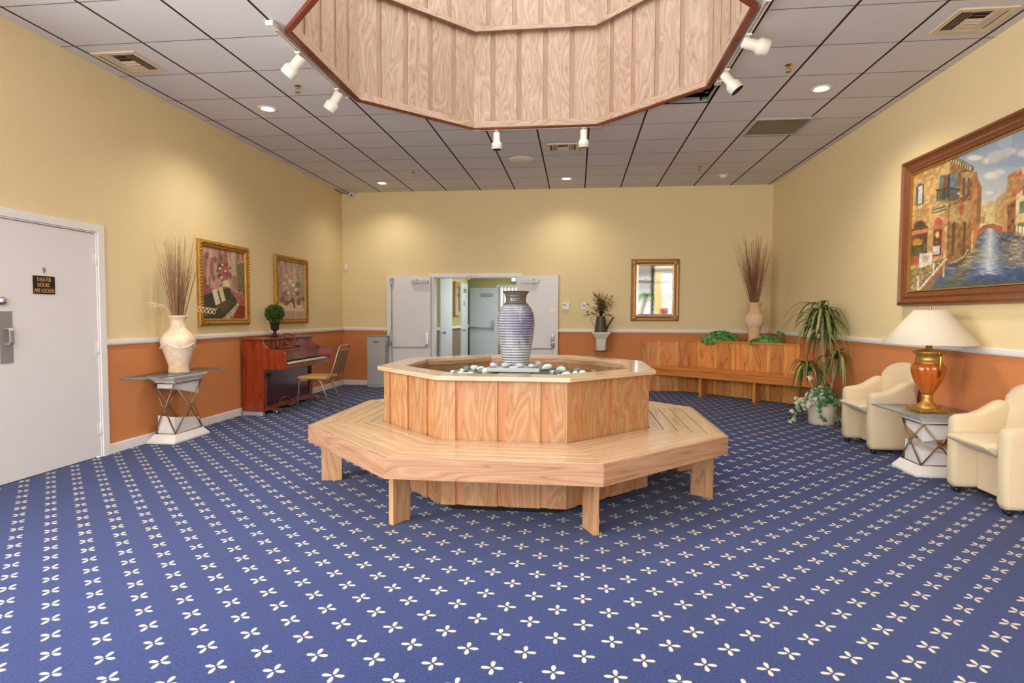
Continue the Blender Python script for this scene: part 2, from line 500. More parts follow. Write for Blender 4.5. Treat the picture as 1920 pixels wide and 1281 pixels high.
M['signblack'] = plain('engraved_sign_brown', (44, 20, 12), 0.4)
M['signgold'] = plain('sign_gold_letters', (214, 176, 96), 0.5, 0.2)
M['green'] = plain('green_sign', (96, 150, 122), 0.5)
M['canvas'] = vcol_mat('painted_canvas')
M['signgrey'] = plain('grey_plate', (140, 134, 126), 0.5)

# fountain glaze: ribbed grey pot with cobalt running down the upper half
def glaze_mat():
    t = NT('grey_and_cobalt_glaze')
    x, y, z = t.sep(t.coord())
    n = t.noise(t.mapping(t.coord(), (9, 9, 3)), 1.0, 4.0, 0.65)
    zz = t.math('ADD', t.math('MULTIPLY', z, 2.1), t.math('MULTIPLY', t.math('SUBTRACT', n, 0.5), 1.5))
    k = t.ramp(zz, [(0.40, (0, 0, 0)), (0.62, (1, 1, 1)), (0.90, (1, 1, 1)), (1.0, (0.3, 0.3, 0.3))])
    m2 = t.noise(t.mapping(t.coord(), (20, 20, 4)), 1.0, 3.0)
    grey = t.mix(m2, s2l((142, 142, 146)), s2l((214, 212, 212)))
    side = t.math('ADD', t.math('MULTIPLY', x, 2.2), 0.45, clamp=True)
    m3 = t.noise(t.mapping(t.coord(), (14, 14, 90)), 1.0, 3.0, 0.7)
    blue = t.mix(t.math('MULTIPLY', t.math('SUBTRACT', m3, 0.3, clamp=True), 1.9, clamp=True), s2l((30, 32, 104)), s2l((150, 150, 204)))
    blue = t.mix(t.math('MULTIPLY', m2, 0.35), blue, s2l((90, 40, 60)))
    bw = t.n('ShaderNodeRGBToBW'); t.l(k, bw.inputs[0])
    col = t.mix(t.math('MULTIPLY', bw.outputs[0], side), grey, blue)
    rib = t.math('SINE', t.math('MULTIPLY', z, 2 * pi / 0.0205))
    col = t.mix(t.math('MULTIPLY', t.math('SUBTRACT', t.math('MULTIPLY', rib, -1.0), 0.1, clamp=True), 0.85, clamp=True), col, t.mix(t.math('MULTIPLY', bw.outputs[0], side), s2l((110, 108, 112)), s2l((30, 28, 84))))
    neck = t.math('GREATER_THAN', z, 0.472)
    col = t.mix(neck, col, s2l((92, 84, 76)))
    t.bsdf(col, 0.2, 0.0, 0.6, rib, 0.5, 0.006)
    return t.m
M['glaze'] = glaze_mat()

def amber_mat():
    t = NT('amber_glass')
    n = t.noise(t.coord(), 10.0, 2.0)
    col = t.mix(n, s2l((232, 128, 36)), s2l((196, 84, 18)))
    b = t.bsdf(col, 0.06, 0, 1.0)
    b.inputs['Transmission Weight'].default_value = 0.25
    return t.m
M['amber'] = amber_mat()

# ================================================================== THE SETTING
def struct(name, mats, label, cat, fn, parent=None, **k):
    m = MB(); fn(m)
    o = m.build(name, mats, parent, **k)
    if parent is None: tagset(o, label, cat, None, 'structure')
    return o

T = 0.14
def f_floor(m):
    m.face([(XL, FRONT, 0), (XA, FRONT, 0), (XA, YA, 0), (XR, YA, 0), (XR, D, 0), (XL, D, 0)])
struct('floor', M['carpet'], 'blue carpet with rows of small cream flowers', 'floor', f_floor)

def wall_run(m, axis, plane, out, a, b, z0=0.0, z1=C):
    """two-tone wall slab: terracotta under the rail, yellow above"""
    lo, hi = sorted((plane, plane + out * T))
    for q0, q1, mi in ((z0, min(RAIL + .02, z1), 1), (max(RAIL + .02, z0), z1, 0)):
        if q1 <= q0: continue
        if axis == 0: m.box(lo, hi, a, b, q0, q1, None, mi)
        else: m.box(a, b, lo, hi, q0, q1, None, mi)

SW0, SW1, SWZ0, SWZ1 = -1.2, 2.3, 1.10, 3.1          # added side window for fill light, unseen behind the viewer's left shoulder
DL0, DL1, DLT = 2.82, 4.735, 2.015             # theatre door pair in the left wall
WM = [M['yellow'], M['terra']]
def f_wl(m):
    wall_run(m, 0, XL, -1, FRONT, SW0); wall_run(m, 0, XL, -1, SW1, DL0); wall_run(m, 0, XL, -1, SW0, SW1, 0, SWZ0); wall_run(m, 0, XL, -1, SW0, SW1, SWZ1, C); wall_run(m, 0, XL, -1, DL1, D); wall_run(m, 0, XL, -1, DL0, DL1, DLT, C)
struct('wall_left', WM, 'yellow wall over terracotta wainscot with the theater doors', 'wall', f_wl)
struct('wall_right', WM, 'yellow and terracotta wall behind the cream armchairs', 'wall', lambda m: wall_run(m, 0, XR, 1, YA, D + T))
DB0, DB1, DBT = -2.575, -1.035, 1.985          # double door in the back wall
def f_wb(m):
    wall_run(m, 1, D, 1, XL - T, DB0); wall_run(m, 1, D, 1, DB1, XR); wall_run(m, 1, D, 1, DB0, DB1, DBT, C)
struct('wall_back', WM, 'yellow and terracotta wall with the open double doors', 'wall', f_wb)
def f_wa(m):
    wall_run(m, 1, YA, 1, XR + T, XA + T); wall_run(m, 0, XA, 1, FRONT, YA)
struct('wall_alcove', WM, 'two-tone wall of the alcove beside the windows', 'wall', f_wa)

# chair rail and baseboard
def rail_run(m, axis, plane, inn, a, b):
    for d, z0, z1 in ((0.012, RAIL, RAIL + .052), (0.024, RAIL + .012, RAIL + .044)):
        lo, hi = sorted((plane, plane + inn * d))
        if axis == 0: m.box(lo, hi, a, b, z0, z1)
        else: m.box(a, b, lo, hi, z0, z1)
def base_run(m, axis, plane, inn, a, b, h=.082):
    for d, z0, z1 in ((0.014, 0, h), (0.009, h, h + .008)):
        lo, hi = sorted((plane, plane + inn * d))
        if axis == 0: m.box(lo, hi, a, b, z0, z1)
        else: m.box(a, b, lo, hi, z0, z1)
struct('trim_1', M['white'], 'white chair rail along the wall with the theater doors', 'chair rail', lambda m: (rail_run(m, 0, XL, 1, DL1 + .07, D), rail_run(m, 0, XL, 1, FRONT, DL0 - .07)))
struct('trim_2', M['white'], 'white chair rail along the wall with the open double doors', 'chair rail', lambda m: (rail_run(m, 1, D, -1, XL + .03, -2.66), rail_run(m, 1, D, -1, -.95, XR - .03)))
struct('trim_3', M['white'], 'white chair rail behind the armchairs and lamp', 'chair rail', lambda m: rail_run(m, 0, XR, -1, YA, D))
struct('baseboard_left', M['white'], 'white baseboard behind the glass console and piano', 'baseboard', lambda m: (base_run(m, 0, XL, 1, DL1 + .07, D), base_run(m, 0, XL, 1, FRONT, DL0 - .07)))
struct('baseboard_back', M['white'], 'white baseboard beside the open double doors', 'baseboard', lambda m: (base_run(m, 1, D, -1, XL + .02, -2.66), base_run(m, 1, D, -1, -.95, 1.10)))
struct('baseboard_right', M['white'], 'white baseboard behind the armchairs', 'baseboard', lambda m: base_run(m, 0, XR, -1, YA, 8.25))

# ------------------------------------------------------------------ ceiling with the octagonal well and a lost tile
WX, WY, WAP = -0.505, 5.055, 1.715
def octo(cx, cy, ap, n=8):
    R = ap / cos(pi / n)
    return [(cx + R * cos(pi / n + 2 * pi * k / n), cy + R * sin(pi / n + 2 * pi * k / n)) for k in range(n)]
def clip(poly, nx, ny, d):
    """keep the side nx*x+ny*y <= d"""
    out = []
    for i, p in enumerate(poly):
        q = poly[(i + 1) % len(poly)]
        a = nx * p[0] + ny * p[1] - d; b = nx * q[0] + ny * q[1] - d
        if a <= 0: out.append(p)
        if a * b < 0:
            t = a / (a - b); out.append((p[0] + t * (q[0] - p[0]), p[1] + t * (q[1] - p[1])))
    return out
def minus_octo(poly, cx, cy, ap):
    rest = poly; res = []
    for k in range(8):
        a = 2 * pi * k / 8; nx, ny = cos(a), sin(a); d = nx * cx + ny * cy + ap
        o = clip(rest, -nx, -ny, -d)
        if len(o) >= 3: res.append(o)
        rest = clip(rest, nx, ny, d)
        if len(rest) < 3: break
    return res
G = 0.6096
GX0, GY0 = -3.537, 4.44
HOLE = (GX0 + 7 * G, GX0 + 8 * G, GY0 + 2 * G, GY0 + 3 * G)
def f_ceil(m):
    xs = sorted({XL, XR} | {GX0 + k * G for k in range(-1, 12)}); xs = [x for x in xs if XL <= x <= XR]
    ys = [FRONT] + [GY0 + k * G for k in range(-9, 10) if FRONT < GY0 + k * G < D] + [D]
    for x0, x1 in zip(xs, xs[1:]):
        for y0, y1 in zip(ys, ys[1:]):
            if abs(x0 - HOLE[0]) < .01 and abs(y0 - HOLE[2]) < .01: continue
            for p in minus_octo([(x0, y0), (x1, y0), (x1, y1), (x0, y1)], WX, WY, WAP + .03):
                m.face([(x, y, C) for x, y in reversed(p)])
    m.face([(XR, FRONT, C), (XR, YA + T, C), (XA + T, YA + T, C), (XA + T, FRONT, C)])
struct('ceiling', M['ceiling'], 'grey-white tiled suspended ceiling with dark brown grid', 'ceiling', f_ceil)
def f_plenum(m):
    x0, x1, y0, y1 = HOLE; x1 += .02; y1 += .02; x0 -= .02; y0 -= .02
    z0, z1 = C + .004, C + .45
    for p in minus_octo([(x0, y0), (x1, y0), (x1, y1), (x0, y1)], WX, WY, WAP + .032):
        m.face([(x, y, z1) for x, y in p])
        for a, b in zip(p, p[1:] + p[:1]):
            if abs(a[0] - b[0]) < .001 or abs(a[1] - b[1]) < .001:
                m.face([(*a, z0), (*b, z0), (*b, z1), (*a, z1)])
struct('ceiling_plenum', M['void'], 'dark void above the missing ceiling tile', 'ceiling', f_plenum)
# bits seen in the gap: grid channel, splintered wood
def f_gap(m):
    x0, x1, y0, y1 = HOLE
    m.box(x0 + .20, x1 - .02, y1 - .035, y1 - .012, C + .004, C + .05)
    m.box(x1 - .03, x1 - .012, y0 + .1, y1 - .012, C + .004, C + .03)
    m.tube([(x1 - .05, y1 - .2, C + .03), (x0 + .36, y1 - .1, C + .10), (x0 + .25, y1 - .09, C + .07)], .006, 5)
struct('trim_4', M['greymetal'], 'grey grid channel in the gap of the missing ceiling tile', 'ceiling grid', f_gap)
def f_spl(m):
    x0, x1, y0, y1 = HOLE
    for k in range(5):
        a = x0 + .18 + .07 * k
        m.hexa([(a, y1 - .20, C + .03), (a + .045, y1 - .24, C + .03), (a + .06, y1 - .20, C + .05), (a, y1 - .16, C + .05),
                (a, y1 - .20, C + .14), (a + .05, y1 - .24, C + .17), (a + .05, y1 - .21, C + .18), (a, y1 - .17, C + .15)], (0, 0, 1))
struct('trim_5', M['cornerstrip'], 'splintered wood blocks in the gap of the missing ceiling tile', 'broken wood', f_spl)

# octagonal wooden light well
WTOP = 5.7
def f_well(m):
    P = octo(WX, WY, WAP + .03); Pi = octo(WX, WY, WAP)
    for k in range(8):
        a, b = Pi[k], Pi[(k + 1) % 8]; ao, bo = P[k], P[(k + 1) % 8]
        L = hypot(b[0] - a[0], b[1] - a[1]); ux, uy = (b[0] - a[0]) / L, (b[1] - a[1]) / L
        nx, ny = -uy, ux
        off = (rnd.uniform(0, 50), rnd.uniform(0, 50))
        # recessed strips behind, boards in front
        r = 0.008
        m.face([(a[0] - nx * r, a[1] - ny * r, C), (b[0] - nx * r, b[1] - ny * r, C), (b[0] - nx * r, b[1] - ny * r, WTOP), (a[0] - nx * r, a[1] - ny * r, WTOP)][::-1], (0, 0, 1), off, 1)
        m.face([(*ao, C), (*bo, C), (*bo, WTOP), (*ao, WTOP)], (0, 0, 1), off, 2)
        for tier in ((C + .045, 4.60), (4.60, WTOP)):
            ph = 0.20 + (.04 if tier[0] > 4 else 0)
            s0 = 0.0
            edges = []
            x = ph * L
            while x < L:
                edges.append((s0, x - .028)); s0 = x + .028; x += .305
            edges.append((s0, L))
            for e0, e1 in edges:
                if e1 - e0 < .02: continue
                q = [(a[0] + ux * t, a[1] + uy * t) for t in (e0, e1)]
                off = (rnd.uniform(0, 50), rnd.uniform(0, 50))
                m.face([(*q[0], tier[0]), (*q[1], tier[0]), (*q[1], tier[1]), (*q[0], tier[1])][::-1], (0, 0, 1), off, 0)
                for t in (q[0], q[1]):
                    m.face([(*t, tier[0]), (t[0] - nx * r, t[1] - ny * r, tier[0]), (t[0] - nx * r, t[1] - ny * r, tier[1]), (*t, tier[1])], (0, 0, 1), off, 0)
struct('ceiling_well', [M['wellply'], M['wellstrip'], M['redtrim']], 'octagonal skylight well lined with pale grooved pine plywood', 'skylight well', f_well)
def ring(m, ap0, ap1, z0, z1, cx=WX, cy=WY, mi=0):
    A = octo(cx, cy, ap0); B = octo(cx, cy, ap1)
    for k in range(8):
        j = (k + 1) % 8
        g = (A[j][0] - A[k][0], A[j][1] - A[k][1], 0)
        m.hexa([(*A[k], z0), (*B[k], z0), (*B[j], z0), (*A[j], z0), (*A[k], z1), (*B[k], z1), (*B[j], z1), (*A[j], z1)], g, mi)
struct('trim_6', M['redtrim'], 'dark red-brown edge around the foot of the skylight well', 'trim', lambda m: ring(m, WAP + .002, WAP + .040, C - .034, C + .040))
struct('trim_7', M['wellply'], 'pale pine band along the foot of the skylight well', 'trim', lambda m: ring(m, WAP - .012, WAP + .002, C - .02, C + .05))
struct('trim_8', M['wellply'], 'pine ledge running round the skylight well halfway up', 'trim', lambda m: ring(m, WAP - .05, WAP - .001, 4.565, 4.615))
struct('window_1', M['wpane'], 'clear skylight over the octagonal well', 'skylight', lambda m: m.face([(x, y, WTOP + .02) for x, y in octo(WX, WY, WAP)]))

# ------------------------------------------------------------------ glazed front wall behind the camera
bays = [XL, -3.2, -1.7, -0.2, 1.3, 2.8, 4.3, XA]
def f_front(m):
    m.box(XL - T, XA + T, FRONT - T, FRONT, -.02, .10)
    m.box(XL - T, XA + T, FRONT - T, FRONT, 3.3, C)
struct('wall_front', M['yellow'], 'window wall behind the viewer', 'wall', f_front)
for i, (a, b) in enumerate(zip(bays, bays[1:])):
    w = bpy.data.objects.new('window_%d' % (i + 2), None); COL.objects.link(w)
    tagset(w, 'tall window bay %d from the theater door side of the glazed wall' % (i + 1), 'window', 'glazed wall bays', 'structure')
    def f_fr(m):
        for x in (a, b): m.box(x - .055, x + .055, FRONT - .10, FRONT - .001, .10, 3.3)
        m.box(a + .055, b - .055, FRONT - .09, FRONT - .02, .10, .16); m.box(a + .055, b - .055, FRONT - .09, FRONT - .02, 3.22, 3.3)
        m.box(a + .055, b - .055, FRONT - .09, FRONT - .02, 2.52, 2.60 if i == 4 else 2.55)
    struct('frame', M['mull'], None, None, f_fr, parent=w)
    struct('glass', M['wpane'], None, None, lambda m: m.face([(a, FRONT - .055, .12), (b, FRONT - .055, .12), (b, FRONT - .055, 3.28), (a, FRONT - .055, 3.28)]), parent=w)

w = bpy.data.objects.new('window_12', None); COL.objects.link(w)  # unseen window, added to bring fill light to the right wall
tagset(w, 'unseen wide window added for fill light, in the wall before the theater doors', 'window', None, 'structure')
struct('frame', M['white'], None, None, lambda m: (m.box(XL - T, XL + .01, SW0, SW0 + .06, SWZ0, SWZ1), m.box(XL - T, XL + .01, SW1 - .06, SW1, SWZ0, SWZ1), m.box(XL - T, XL + .01, SW0 + .06, SW1 - .06, SWZ0, SWZ0 + .06), m.box(XL - T, XL + .01, SW0 + .06, SW1 - .06, SWZ1 - .06, SWZ1), m.box(XL - .09, XL - .03, .52, .58, SWZ0 + .06, SWZ1 - .06)), parent=w)
struct('glass', M['wpane'], None, None, lambda m: m.face([(XL - .06, SW0 + .06, SWZ0 + .06), (XL - .06, SW1 - .06, SWZ0 + .06), (XL - .06, SW1 - .06, SWZ1 - .06), (XL - .06, SW0 + .06, SWZ1 - .06)]), parent=w)
# outside, seen only in the gilt mirror
struct('ground_outside', M['ground'], 'sunlit paving outside the windows', 'ground', lambda m: m.face([(-30, -60, -.03), (40, -60, -.03), (40, FRONT - T, -.03), (-30, FRONT - T, -.03)]))
struct('roof_overhang', M['fascia_ext'], 'brown soffit beam of the walkway outside', 'soffit', lambda m: m.box(-6, 12, -4.25, -4.0, 3.06, 3.26))
struct('column_outside', M['ochre'], 'yellow stucco column of the walkway outside', 'column', lambda m: (m.box(3.22, 3.46, -4.3, -3.95, -.03, 3.06), m.box(3.18, 3.50, -4.34, -3.91, -.03, .25)))
b = thing('apartment_building', 'white balconied building reflected in the gilt mirror', 'building', (9, -24, -.03))
part('wall', M['stucco'], b, lambda m: (m.box(-5.5, 6, -6, 0, 0, 9), m.box(-5.5, 6, 0, .9, 2.9, 3.05), m.box(-5.5, 6, 0, .9, 5.8, 5.95)))
part('railing', M['white'], b, lambda m: [m.box(-5.5 + .2 * k, -5.46 + .2 * k, .82, .86, z, z + 1.0) for k in range(58) for z in (3.05, 5.95)] + [m.box(-5.5, 6, .8, .88, z + 1, z + 1.06) for z in (3.05, 5.95)])
for k in range(3):
    part('window', M['signgrey'], b, lambda m: m.box(-4.6 + 3 * k, -3.4 + 3 * k, .001, .03, 3.2, 5.2))
b = thing('palm_tree', 'leaning green palm reflected in the gilt mirror', 'palm tree', (2.75, -6.3, -.03))
part('trunk', M['bark'], b, lambda m: m.tube([(0, 0, 0), (.05, 0, .8), (.2, 0, 1.6), (.42, 0, 2.3)], [.13, .11, .10, .08], 10))
def f_palm(m):
    for k in range(26):
        a = rnd.uniform(0, 2 * pi); L = rnd.uniform(.8, 1.5); up = rnd.uniform(-.1, 1.1)
        c = Vector((.42, 0, 2.3)); d = Vector((cos(a), sin(a), 0)); s_ = Vector((-sin(a), cos(a), 0)); uu = rnd.random()
        for q in range(14):
            t = q / 14; p = c + d * L * t + Vector((0, 0, up * t - 1.3 * t * t)) * L * .8
            for sg in (-1, 1):
                e = p + s_ * sg * .35 * (1 - .6 * t) + d * .12 - Vector((0, 0, .1))
                m.face([p - d * .02, p + d * .03, e], uv=[(uu, 0)] * 3)
part('crown', M['palm'], b, f_palm)
b = thing('window_sign', 'red sign with a white dot reflected in the gilt mirror', 'sign', (3.235, FRONT - .053, 1.45))
part('panel', M['red'], b, lambda m: m.box(-.145, .145, .0, .012, -.105, .105))
part('dot', M['plastic'], b, lambda m: m.lathe([(.03, 0), (.03, .003)], n=14, M=Matrix.Translation((.04, .0125, .03)) @ Matrix.Rotation(-pi / 2, 4, 'X')))

# ------------------------------------------------------------------ theatre doors, left wall
def dtree(name, label, cat='door'):
    o = bpy.data.objects.new(name, None); COL.objects.link(o)
    return tagset(o, label, cat, None, 'structure')
d1 = dtree('door_1', 'white theater door with steel pull plate and brown sign')
YM = 3.785
struct('door_leaf', M['doorwhite'], None, None, lambda m: m.box(XL - .04, XL + .006, YM + .003, DL1 - .015, .008, DLT - .012), parent=d1, bevel=.002)
struct('door_frame', M['white'], None, None, lambda m: (
    m.box(XL - T, XL + .016, DL1 - .012, DL1 + .012, 0, DLT + .012), m.box(XL + .0, XL + .026, DL1 + .002, DL1 + .068, 0, DLT + .07),
    m.box(XL - T, XL + .016, DL0 + .013, DL1 - .013, DLT - .008, DLT + .002), m.box(XL, XL + .026, DL0 - .001, DL1 + .001, DLT + .004, DLT + .07),
    m.box(XL - T, XL + .016, DL0 - .012, DL0 + .012, 0, DLT), m.box(XL, XL + .026, DL0 - .068, DL0 - .002, 0, DLT + .07)), parent=d1)
def f_hinge(z):
    return lambda m: (m.lathe([(.007, z), (.007, z + .11)], XL + .012, DL1 - .013, 10), m.box(XL + .004, XL + .009, DL1 - .045, DL1 - .013, z + .005, z + .105))
for z in (.20, .93, 1.72):
    struct('hinge', M['white'], None, None, f_hinge(z), parent=d1)
struct('pull_plate', M['steel'], None, None, lambda m: m.box(XL + .006, XL + .010, 3.836, 3.938, .916, 1.31), parent=d1, bevel=.001)
struct('pull_handle', M['steel'], None, None, lambda m: (m.extrude([(XL + .010, 1.185), (XL + .045, 1.185), (XL + .058, 1.165), (XL + .058, 1.075), (XL + .045, 1.055), (XL + .010, 1.055), (XL + .010, 1.068), (XL + .04, 1.068), (XL + .047, 1.08), (XL + .047, 1.16), (XL + .04, 1.172), (XL + .010, 1.172)], 1, 3.872, 3.906)), parent=d1, bevel=.003)
struct('deadbolt', M['chrome'], None, None, lambda m: m.lathe([(.034, 0), (.034, .006), (.026, .010), (.024, .022), (.014, .026)], n=24, M=Matrix.Translation((XL + .006, 3.868, 1.384)) @ Matrix.Rotation(pi / 2, 4, 'Y')), parent=d1)
struct('peephole', M['signgrey'], None, None, lambda m: (m.lathe([(.012, 0), (.012, .004), (.007, .006)], n=14, M=Matrix.Translation((XL + .006, 4.215, 1.653)) @ Matrix.Rotation(pi / 2, 4, 'Y')), m.lathe([(.012, 0), (.012, .004), (.007, .006)], n=14, M=Matrix.Translation((XL + .006, 4.217, 1.632)) @ Matrix.Rotation(pi / 2, 4, 'Y'))), parent=d1)
struct('light_stop_panel', M['void'], 'dark panel added behind the closed theater doors to stop light leaks', 'wall', lambda m: m.box(XL - T - .06, XL - T - .002, DL0 - .1, DL1 + .1, -.05, DLT + .1))  # added backing panel, keeps outside light from leaking under the doors
d2 = dtree('door_2', 'second white theater door beside the one with the pull plate')
struct('door_leaf', M['doorwhite'], None, None, lambda m: m.box(XL - .04, XL + .006, DL0 + .015, YM - .003, .008, DLT - .012), parent=d2, bevel=.002)

def text_mesh(name, body, size, mat, parent, M4, extrude=.0006, align='CENTER'):
    cu = bpy.data.curves.new(name, 'FONT'); cu.body = body; cu.size = size; cu.extrude = extrude; cu.align_x = align; cu.align_y = 'CENTER'
    cu.space_line = 1.05
    tmp = bpy.data.objects.new('lettering_source', cu); COL.objects.link(tmp)
    bpy.context.view_layer.update()
    dg = bpy.context.evaluated_depsgraph_get()
    me = bpy.data.meshes.new_from_object(tmp.evaluated_get(dg))
    bpy.data.objects.remove(tmp); bpy.data.curves.remove(cu)
    me.transform(M4); me.materials.clear(); me.materials.append(mat)
    o = bpy.data.objects.new(name, me); COL.objects.link(o); o.parent = parent
    return o
sg = thing('door_sign', 'small brown THEATER DOORS ARE LOCKED plaque on the white door', 'sign', (XL + .0065, 4.211, 1.522))
part('plaque', M['signblack'], sg, lambda m: m.box(0, .006, -.0955, .0955, -.072, .072), bevel=.001)
for i, (ln, dy, sx) in enumerate((('THEATER', -.004, .90), ('DOORS', -.008, .90), ('ARE LOCKED', 0.0, .88))):
    text_mesh('lettering', ln, .046, M['signgold'], sg, Matrix.Translation((.0066, dy, .042 - .0445 * i)) @ Matrix(((0, 0, 1, 0), (1, 0, 0, 0), (0, 1, 0, 0), (0, 0, 0, 1))) @ Matrix.Diagonal((sx * .74, .98, 1, 1)))

# ------------------------------------------------------------------ open double doors, back wall
d3 = dtree('door_3', 'white frame of the open double doorway', 'door frame')
struct('door_frame', M['white'], None, None, lambda m: (
    m.box(DB0 - .068, DB0 + .012, D - .024, D + .001, 0, DBT + .05), m.box(DB0, DB0 + .03, D, D + T, 0, DBT), m.box(DB1 - .03, DB1, D, D + T, 0, DBT),
    m.box(DB1 - .012, DB1 + .068, D - .024, D + .001, 0, DBT + .05), m.box(DB0 - .068, DB1 + .068, D - .026, D + .001, DBT - .012, DBT + .05), m.box(DB0, DB1, D, D + T, DBT - .03, DBT)), parent=d3)
struct('latch_strike', M['bronze'], None, None, lambda m: (m.box(-1.95, -1.90, D - .045, D - .026, DBT - .012, DBT + .02), m.box(-1.86, -1.80, D - .045, D - .026, DBT - .005, DBT + .025), m.box(-1.925, -1.895, D - .03, D + .02, DBT - .06, DBT - .03)), parent=d3)
def leaf(name, label, x0, x1, sgn):
    """leaf folded back flat against the wall; sgn +1: hinges on its right edge"""
    d = dtree(name, label)
    yf = D - .085
    struct('door_leaf', M['doorwhite'], None, None, lambda m: m.box(x0, x1, yf, yf + .044, .01, 1.992), parent=d, bevel=.002)
    hx = x1 if sgn > 0 else x0
    fx = x0 if sgn > 0 else x1
    bar = .617
    def f_bar(m):
        a, b_ = fx + sgn * .09, hx - sgn * .06
        m.tube([(a, yf - .05, .78), (a, yf - .085, .74), (a + sgn * .02, yf - .09, .735 - .02), (b_ - sgn * .02, yf - .09, .715), (b_, yf - .085, .74), (b_, yf - .05, .78)], .013, 8)
    struct('panic_bar', M['steel'], None, None, f_bar, parent=d)
    for x in (fx + sgn * .09, hx - sgn * .06):
        struct('bar_bracket', M['chrome'], None, None, lambda m: (m.box(x - .028, x + .028, yf - .03, yf, .80, .98), m.box(x - .03, x + .03, yf - .06, yf, .74, .82)), parent=d, bevel=.004)
    if sgn > 0:
        struct('latch_rod', M['steel'], None, None, lambda m: (m.lathe([(.008, .98), (.008, 1.93)], fx + .10, yf - .018, 8), m.lathe([(.008, .03), (.008, .74)], fx + .10, yf - .018, 8), m.box(fx + .07, fx + .13, yf - .04, yf, 1.83, 1.95)), parent=d)
    cx = hx - sgn * .19
    struct('door_closer', M['steel'], None, None, lambda m: (m.box(cx - .155, cx + .155, yf - .055, yf - .002, 1.855, 1.905), m.lathe([(.02, 1.845), (.02, 1.925)], cx - sgn * .06, yf - .03, 10)), parent=d, bevel=.004)
    return d
leaf('door_4', 'open white door leaf on the drinking fountain side', -3.41, -2.60, 1)
d5 = leaf('door_5', 'open white door leaf behind the big blue vase', -1.005, -.325, -1)
struct('notice', M['ivory'], None, None, lambda m: m.box(-.475, -.375, D - .0875, D - .0852, 1.36, 1.42), parent=d5)

# ------------------------------------------------------------------ foyer beyond the double doors
FX0, FY1, FZ = -2.60, 13.62, 2.55
FM = [M['foyeryellow'], M['foyertan']]
def two(m, x0, x1, y0, y1, za=0.0):
    m.box(x0, x1, y0, y1, 0, 1.02, None, 1); m.box(x0, x1, y0, y1, 1.02, FZ, None, 0)
def f_fl(m):
    m.face([(FX0 - 2, D + T, .001), (2.2, D + T, .001), (2.2, 18.4, .001), (FX0 - 2, 18.4, .001)])
    m.face([(DB0, D, .001), (DB1, D, .001), (DB1, D + T, .001), (DB0, D + T, .001)])
struct('floor_foyer', M['foyerfloor'], 'grey carpet of the foyer past the double doors', 'floor', f_fl)
struct('ceiling_foyer', M['white'], 'plain ceiling of the foyer past the double doors', 'ceiling', lambda m: m.face([(FX0 - 2, D + T, FZ), (FX0 - 2, 18.4, FZ), (2.2, 18.4, FZ), (2.2, D + T, FZ)]))
def f_fwl(m):
    two(m, FX0 - .12, FX0, D + T, FY1)
    two(m, FX0 - .12, FX0 - .0, FY1, FY1 + .001)
struct('wall_foyer_left', FM, 'olive wall with tan wainscot on the left of the foyer', 'wall', f_fwl)
YF = 14.62
FO0, FO1 = -1.98, -.70
def f_fwb(m):
    two(m, FX0 - 2, FO0, YF, YF + .12); two(m, FO1, 2.2, YF, YF + .12); m.box(FO0, FO1, YF, YF + .12, 2.0, FZ)
struct('wall_foyer_back', FM, 'olive wall at the far end of the foyer', 'wall', f_fwb)
def f_fo(m):
    two(m, 2.2, 2.3, D + T, 18.4); two(m, FX0 - 2.1, FX0 - 2, D + T, 18.4); m.box(FX0 - 2, -3.2, 18.3, 18.4, 0, FZ, None, 0)
    m.box(1.0, 2.2, 18.3, 18.4, 0, FZ, None, 0); m.box(-3.2, 1.0, 18.3, 18.4, 2.35, FZ, None, 0); m.box(-3.2, 1.0, 18.3, 18.4, 0, .35, None, 0)
struct('wall_foyer_right', FM, 'outer walls of the rooms past the double doors', 'wall', f_fo)
struct('trim_9', M['white'], 'white chair rail in the foyer', 'chair rail', lambda m: (m.box(FX0, FX0 + .025, D + T, 10.72, RAIL, RAIL + .055), m.box(FX0, FX0 + .025, 11.80, 12.74, RAIL, RAIL + .055), m.box(FX0, FX0 + .03, 13.56, 13.64, RAIL - .01, RAIL + .06)))
struct('trim_10', M['white'], 'white frame round the far foyer opening', 'door frame', lambda m: (m.box(FO0 - .06, FO0, YF - .02, YF + .13, 0, 2.0), m.box(FO1, FO1 + .06, YF - .02, YF + .13, 0, 2.0), m.box(FO0 - .06, FO1 + .06, YF - .02, YF + .13, 2.0, 2.06)))
d6 = dtree('door_6', 'white foyer door nearest the double doorway')
struct('door_leaf', M['greywhite'], None, None, lambda m: m.box(FX0, FX0 + .03, 10.74, 11.78, .01, 2.05), parent=d6)
struct('knob', M['steel'], None, None, lambda m: (m.ball((FX0 + .085, 10.86, .95), .03), m.tube([(FX0 + .03, 10.86, .95), (FX0 + .08, 10.86, .95)], .012)), parent=d6)
d7 = dtree('door_7', 'white foyer door with small green sign')
struct('door_leaf', M['greywhite'], None, None, lambda m: m.box(FX0, FX0 + .03, 12.76, 13.52, .01, 2.02), parent=d7)
struct('knob', M['steel'], None, None, lambda m: (m.ball((FX0 + .075, 12.86, .95), .028), m.tube([(FX0 + .03, 12.86, .95), (FX0 + .08, 12.86, .95)], .012)), parent=d7)
struct('small_plate', M['signgrey'], None, None, lambda m: m.box(FX0 + .03, FX0 + .036, 13.0, 13.10, 1.50, 1.62), parent=d7)
struct('green_sign', M['green'], None, None, lambda m: m.box(FX0 + .03, FX0 + .036, 13.0, 13.32, 1.80, 1.90), parent=d7)
d8 = dtree('door_8', 'white foyer door with panic bar beside the far opening')
struct('door_leaf', M['greywhite'], None, None, lambda m: m.box(-2.72, FO0 - .03, YF - .075, YF - .03, .01, 1.985), parent=d8)
